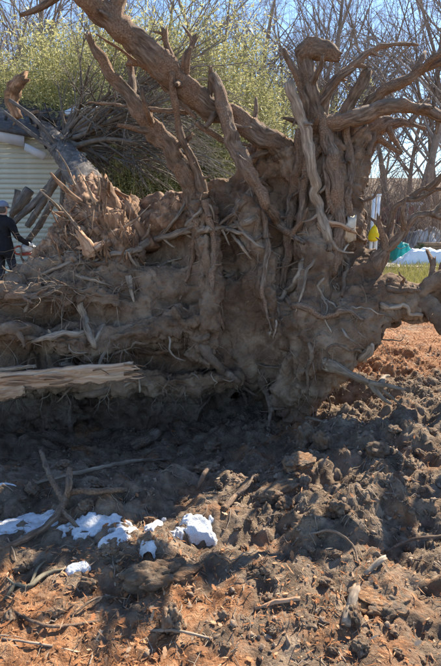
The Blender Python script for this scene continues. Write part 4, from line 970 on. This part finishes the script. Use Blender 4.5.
clod(150, 525, 9, 'orange-brown clod between the two snow lumps', k=5, mat='turf', sc=(.9, .9, 1.1))

# ------------------------------------------------------------------ bamboo beyond the house
def bamboo(sd, h, n_c, n_l):
    R = np.random.default_rng(sd); cm = MB(); lm = MB(); lv = []
    for k in range(n_c):
        b = np.array([R.normal() * .55, R.normal() * .55, 0]); ln = R.normal(size=2) * .10; hh = h * (.65 + .4 * R.random()); pts = []
        for t in np.linspace(0, 1, 7): pts.append(b + np.array([ln[0] * t * t * hh * 1.6, ln[1] * t * t * hh * 1.6, hh * t * (1 - .06 * t)]))
        cm.tube(pts, np.linspace(.02, .006, 7), seg=5, sub=2, cap=False); pts = np.array(pts)
        for j in range(n_l // n_c):
            t = .12 + .88 * R.random() ** .8; a = t * 6; i0 = min(int(a), 5); c = pts[i0] + (pts[i0 + 1] - pts[i0]) * (a - i0)
            c = c + R.normal(size=3) * np.array([.3, .3, .16]) * (1.25 - .5 * t); d = R.normal(size=3) * np.array([1, 1, .5]) + np.array([0, 0, -.5]); d /= np.linalg.norm(d)
            s_ = np.cross(d, R.normal(size=3)); s_ /= np.linalg.norm(s_); L = .08 + .10 * R.random(); w_ = .009 + .007 * R.random()
            lv.append([c, c + d * L * .4 + s_ * w_, c + d * L, c + d * L * .4 - s_ * w_])
    lv = np.array(lv).reshape(-1, 3); lm.add(lv, np.arange(len(lv)).reshape(-1, 4))
    return cm.build('culms', MAT['bamboo_culm'], mesh_only=True), lm.build('leaves', MAT['bamboo_leaf'], mesh_only=True, smooth=False)
bam = [bamboo(k, 6.0, 34, 16000) for k in range(4)]
bl = ['left of the roof', 'above the roof', 'behind the fallen limbs', 'between the two long roots', 'left of the upright root stub']
for k, (x, y, Y) in enumerate([(-25, 70, 17), (5, 62, 17.5), (30, 58, 18), (55, 52, 17.2), (78, 62, 18.5), (98, 52, 17), (122, 42, 18), (140, 40, 17.4), (160, 48, 18), (182, 44, 17), (200, 42, 18.2), (216, 52, 17.5),
                              (236, 96, 18), (150, 95, 16), (190, 105, 15.6), (120, 105, 15.4), (215, 110, 16), (262, 112, 18), (285, 108, 19)]):
    p_ = P(x, y - (0 if x < 50 else 12), Y); g0 = float(gz(p_[0], Y)); s_ = (p_[2] - g0) / 5.6
    o = thing('bamboo_clump', (p_[0], Y, g0), 'feathery yellow-green bamboo clump standing ' + bl[0 if x < 20 else 1 if x < 70 else 2 if x < 130 else 3 if x < 210 else 4] + (', front row' if Y < 16.5 else ', back row' if Y > 17.9 else ', middle row'), 'bamboo', 'bamboo clumps behind the plate')
    o.rotation_euler.z = rng.random() * 6.28; o.scale = (max(s_, .8), max(s_, .8), s_)
    for me, nm in zip(bam[k % 4], ('culms', 'leaves')): c_ = link(nm, me); c_.parent = o

# ------------------------------------------------------------------ the bare wood
def tree_mesh(sd, h, r0):
    R = np.random.default_rng(sd); tm = MB(); cm = MB(); pts = []; q = np.zeros(3); d = np.array([R.normal() * .05, R.normal() * .05, 1.0])
    for k in range(11): pts.append(q.copy()); q = q + d / np.linalg.norm(d) * h / 10; d = d + R.normal(size=3) * np.array([.07, .07, 0])
    pts = np.array(pts); rad = r0 * (1 - np.linspace(0, 1, 11) ** .9 * .93); rad[0] *= 1.35; tm.tube(pts, rad, seg=9, sub=2, cap=False, bump=.12, bfreq=2)
    for k in range(26):
        t = .2 + .78 * R.random(); a = t * 10; i0 = min(int(a), 9); b = pts[i0] + (pts[i0 + 1] - pts[i0]) * (a - i0); az = R.random() * 6.28
        dd = np.array([math.cos(az), math.sin(az), .75 + .8 * R.random()]); L = h * (.16 + .24 * (1 - t)) * (.7 + .6 * R.random())
        spray(cm, b, dd, L, max(.016, rad[i0] * .42), 0, R, sides=(5, 4, 3, 3), kids=(7, 5, 2, 0), droop=.05, wob=.3, ang=.55)
    return tm.build('trunk', MAT['wood_tree'], mesh_only=True), cm.build('branches', MAT['wood_tree'], mesh_only=True)
protos = [tree_mesh(200 + k, 13 + 1.0 * k, .17 + .03 * (k % 3)) for k in range(6)]
def wood_tree(x, Y, k, s_, label, group='bare trees of the wood', rz=None):
    X = (x - 220.5) / F * Y * 1.02; g0 = float(gz(X, Y)); o = thing('bare_tree', (X, Y, g0 - .05), label, 'tree', group); o.rotation_euler.z = rng.random() * 6.28 if rz is None else rz; o.scale = (s_, s_, s_)
    for me, nm in zip(protos[k % 6], ('trunk', 'branches')): c_ = link(nm, me); c_.parent = o
    return o
wood_tree(24, 25, 0, 1.25, 'thick-trunked bare tree above the crushed roof, leftmost of the tall trunks'); wood_tree(47, 26, 3, 1.2, 'second tall bare trunk from the left, rising behind the bamboo')
wood_tree(160, 27, 1, 1.05, 'bare tree rising behind the thickest root at the top'); wood_tree(256, 28, 2, 1.0, 'bare tree in the gap left of the knobbed stub')
wood_tree(335, 26, 4, .95, 'bare tree directly behind the knobbed stub'); wood_tree(412, 27, 5, 1.0, 'bare tree over the level root at the right')
k = 0
for Y in np.linspace(27, 52, 58):
    x = -40 + 520 * ((k * .618) % 1.0) + rng.normal() * 6
    lab = 'leafless grey-brown tree of the wood behind the bamboo' if x < 235 else 'leafless grey-brown tree of the wood behind the right-hand roots'
    wood_tree(x, Y, k, .75 + .5 * rng.random(), lab); k += 1
# reddish undergrowth in front of the wood
m_ = MB()
for k in range(1150):
    x = 260 + 230 * rng.random() if k % 5 else -20 + 300 * rng.random(); Y = 20 + 16 * rng.random(); X = (x - 220.5) / F * Y; b = np.array([X, Y, float(gz(X, Y))])
    spray(m_, b, np.array([rng.normal() * .35, rng.normal() * .35, 1]), 1.6 + 3.6 * rng.random(), .014 + .010 * rng.random(), 1, rng, sides=(3, 3, 3, 3), kids=(0, 4, 3, 0), droop=.0, wob=.3, ang=.5)
tag(m_.build('undergrowth', MAT['brush']), 'reddish-brown leafless brush at the foot of the wood', 'undergrowth', kind='stuff')
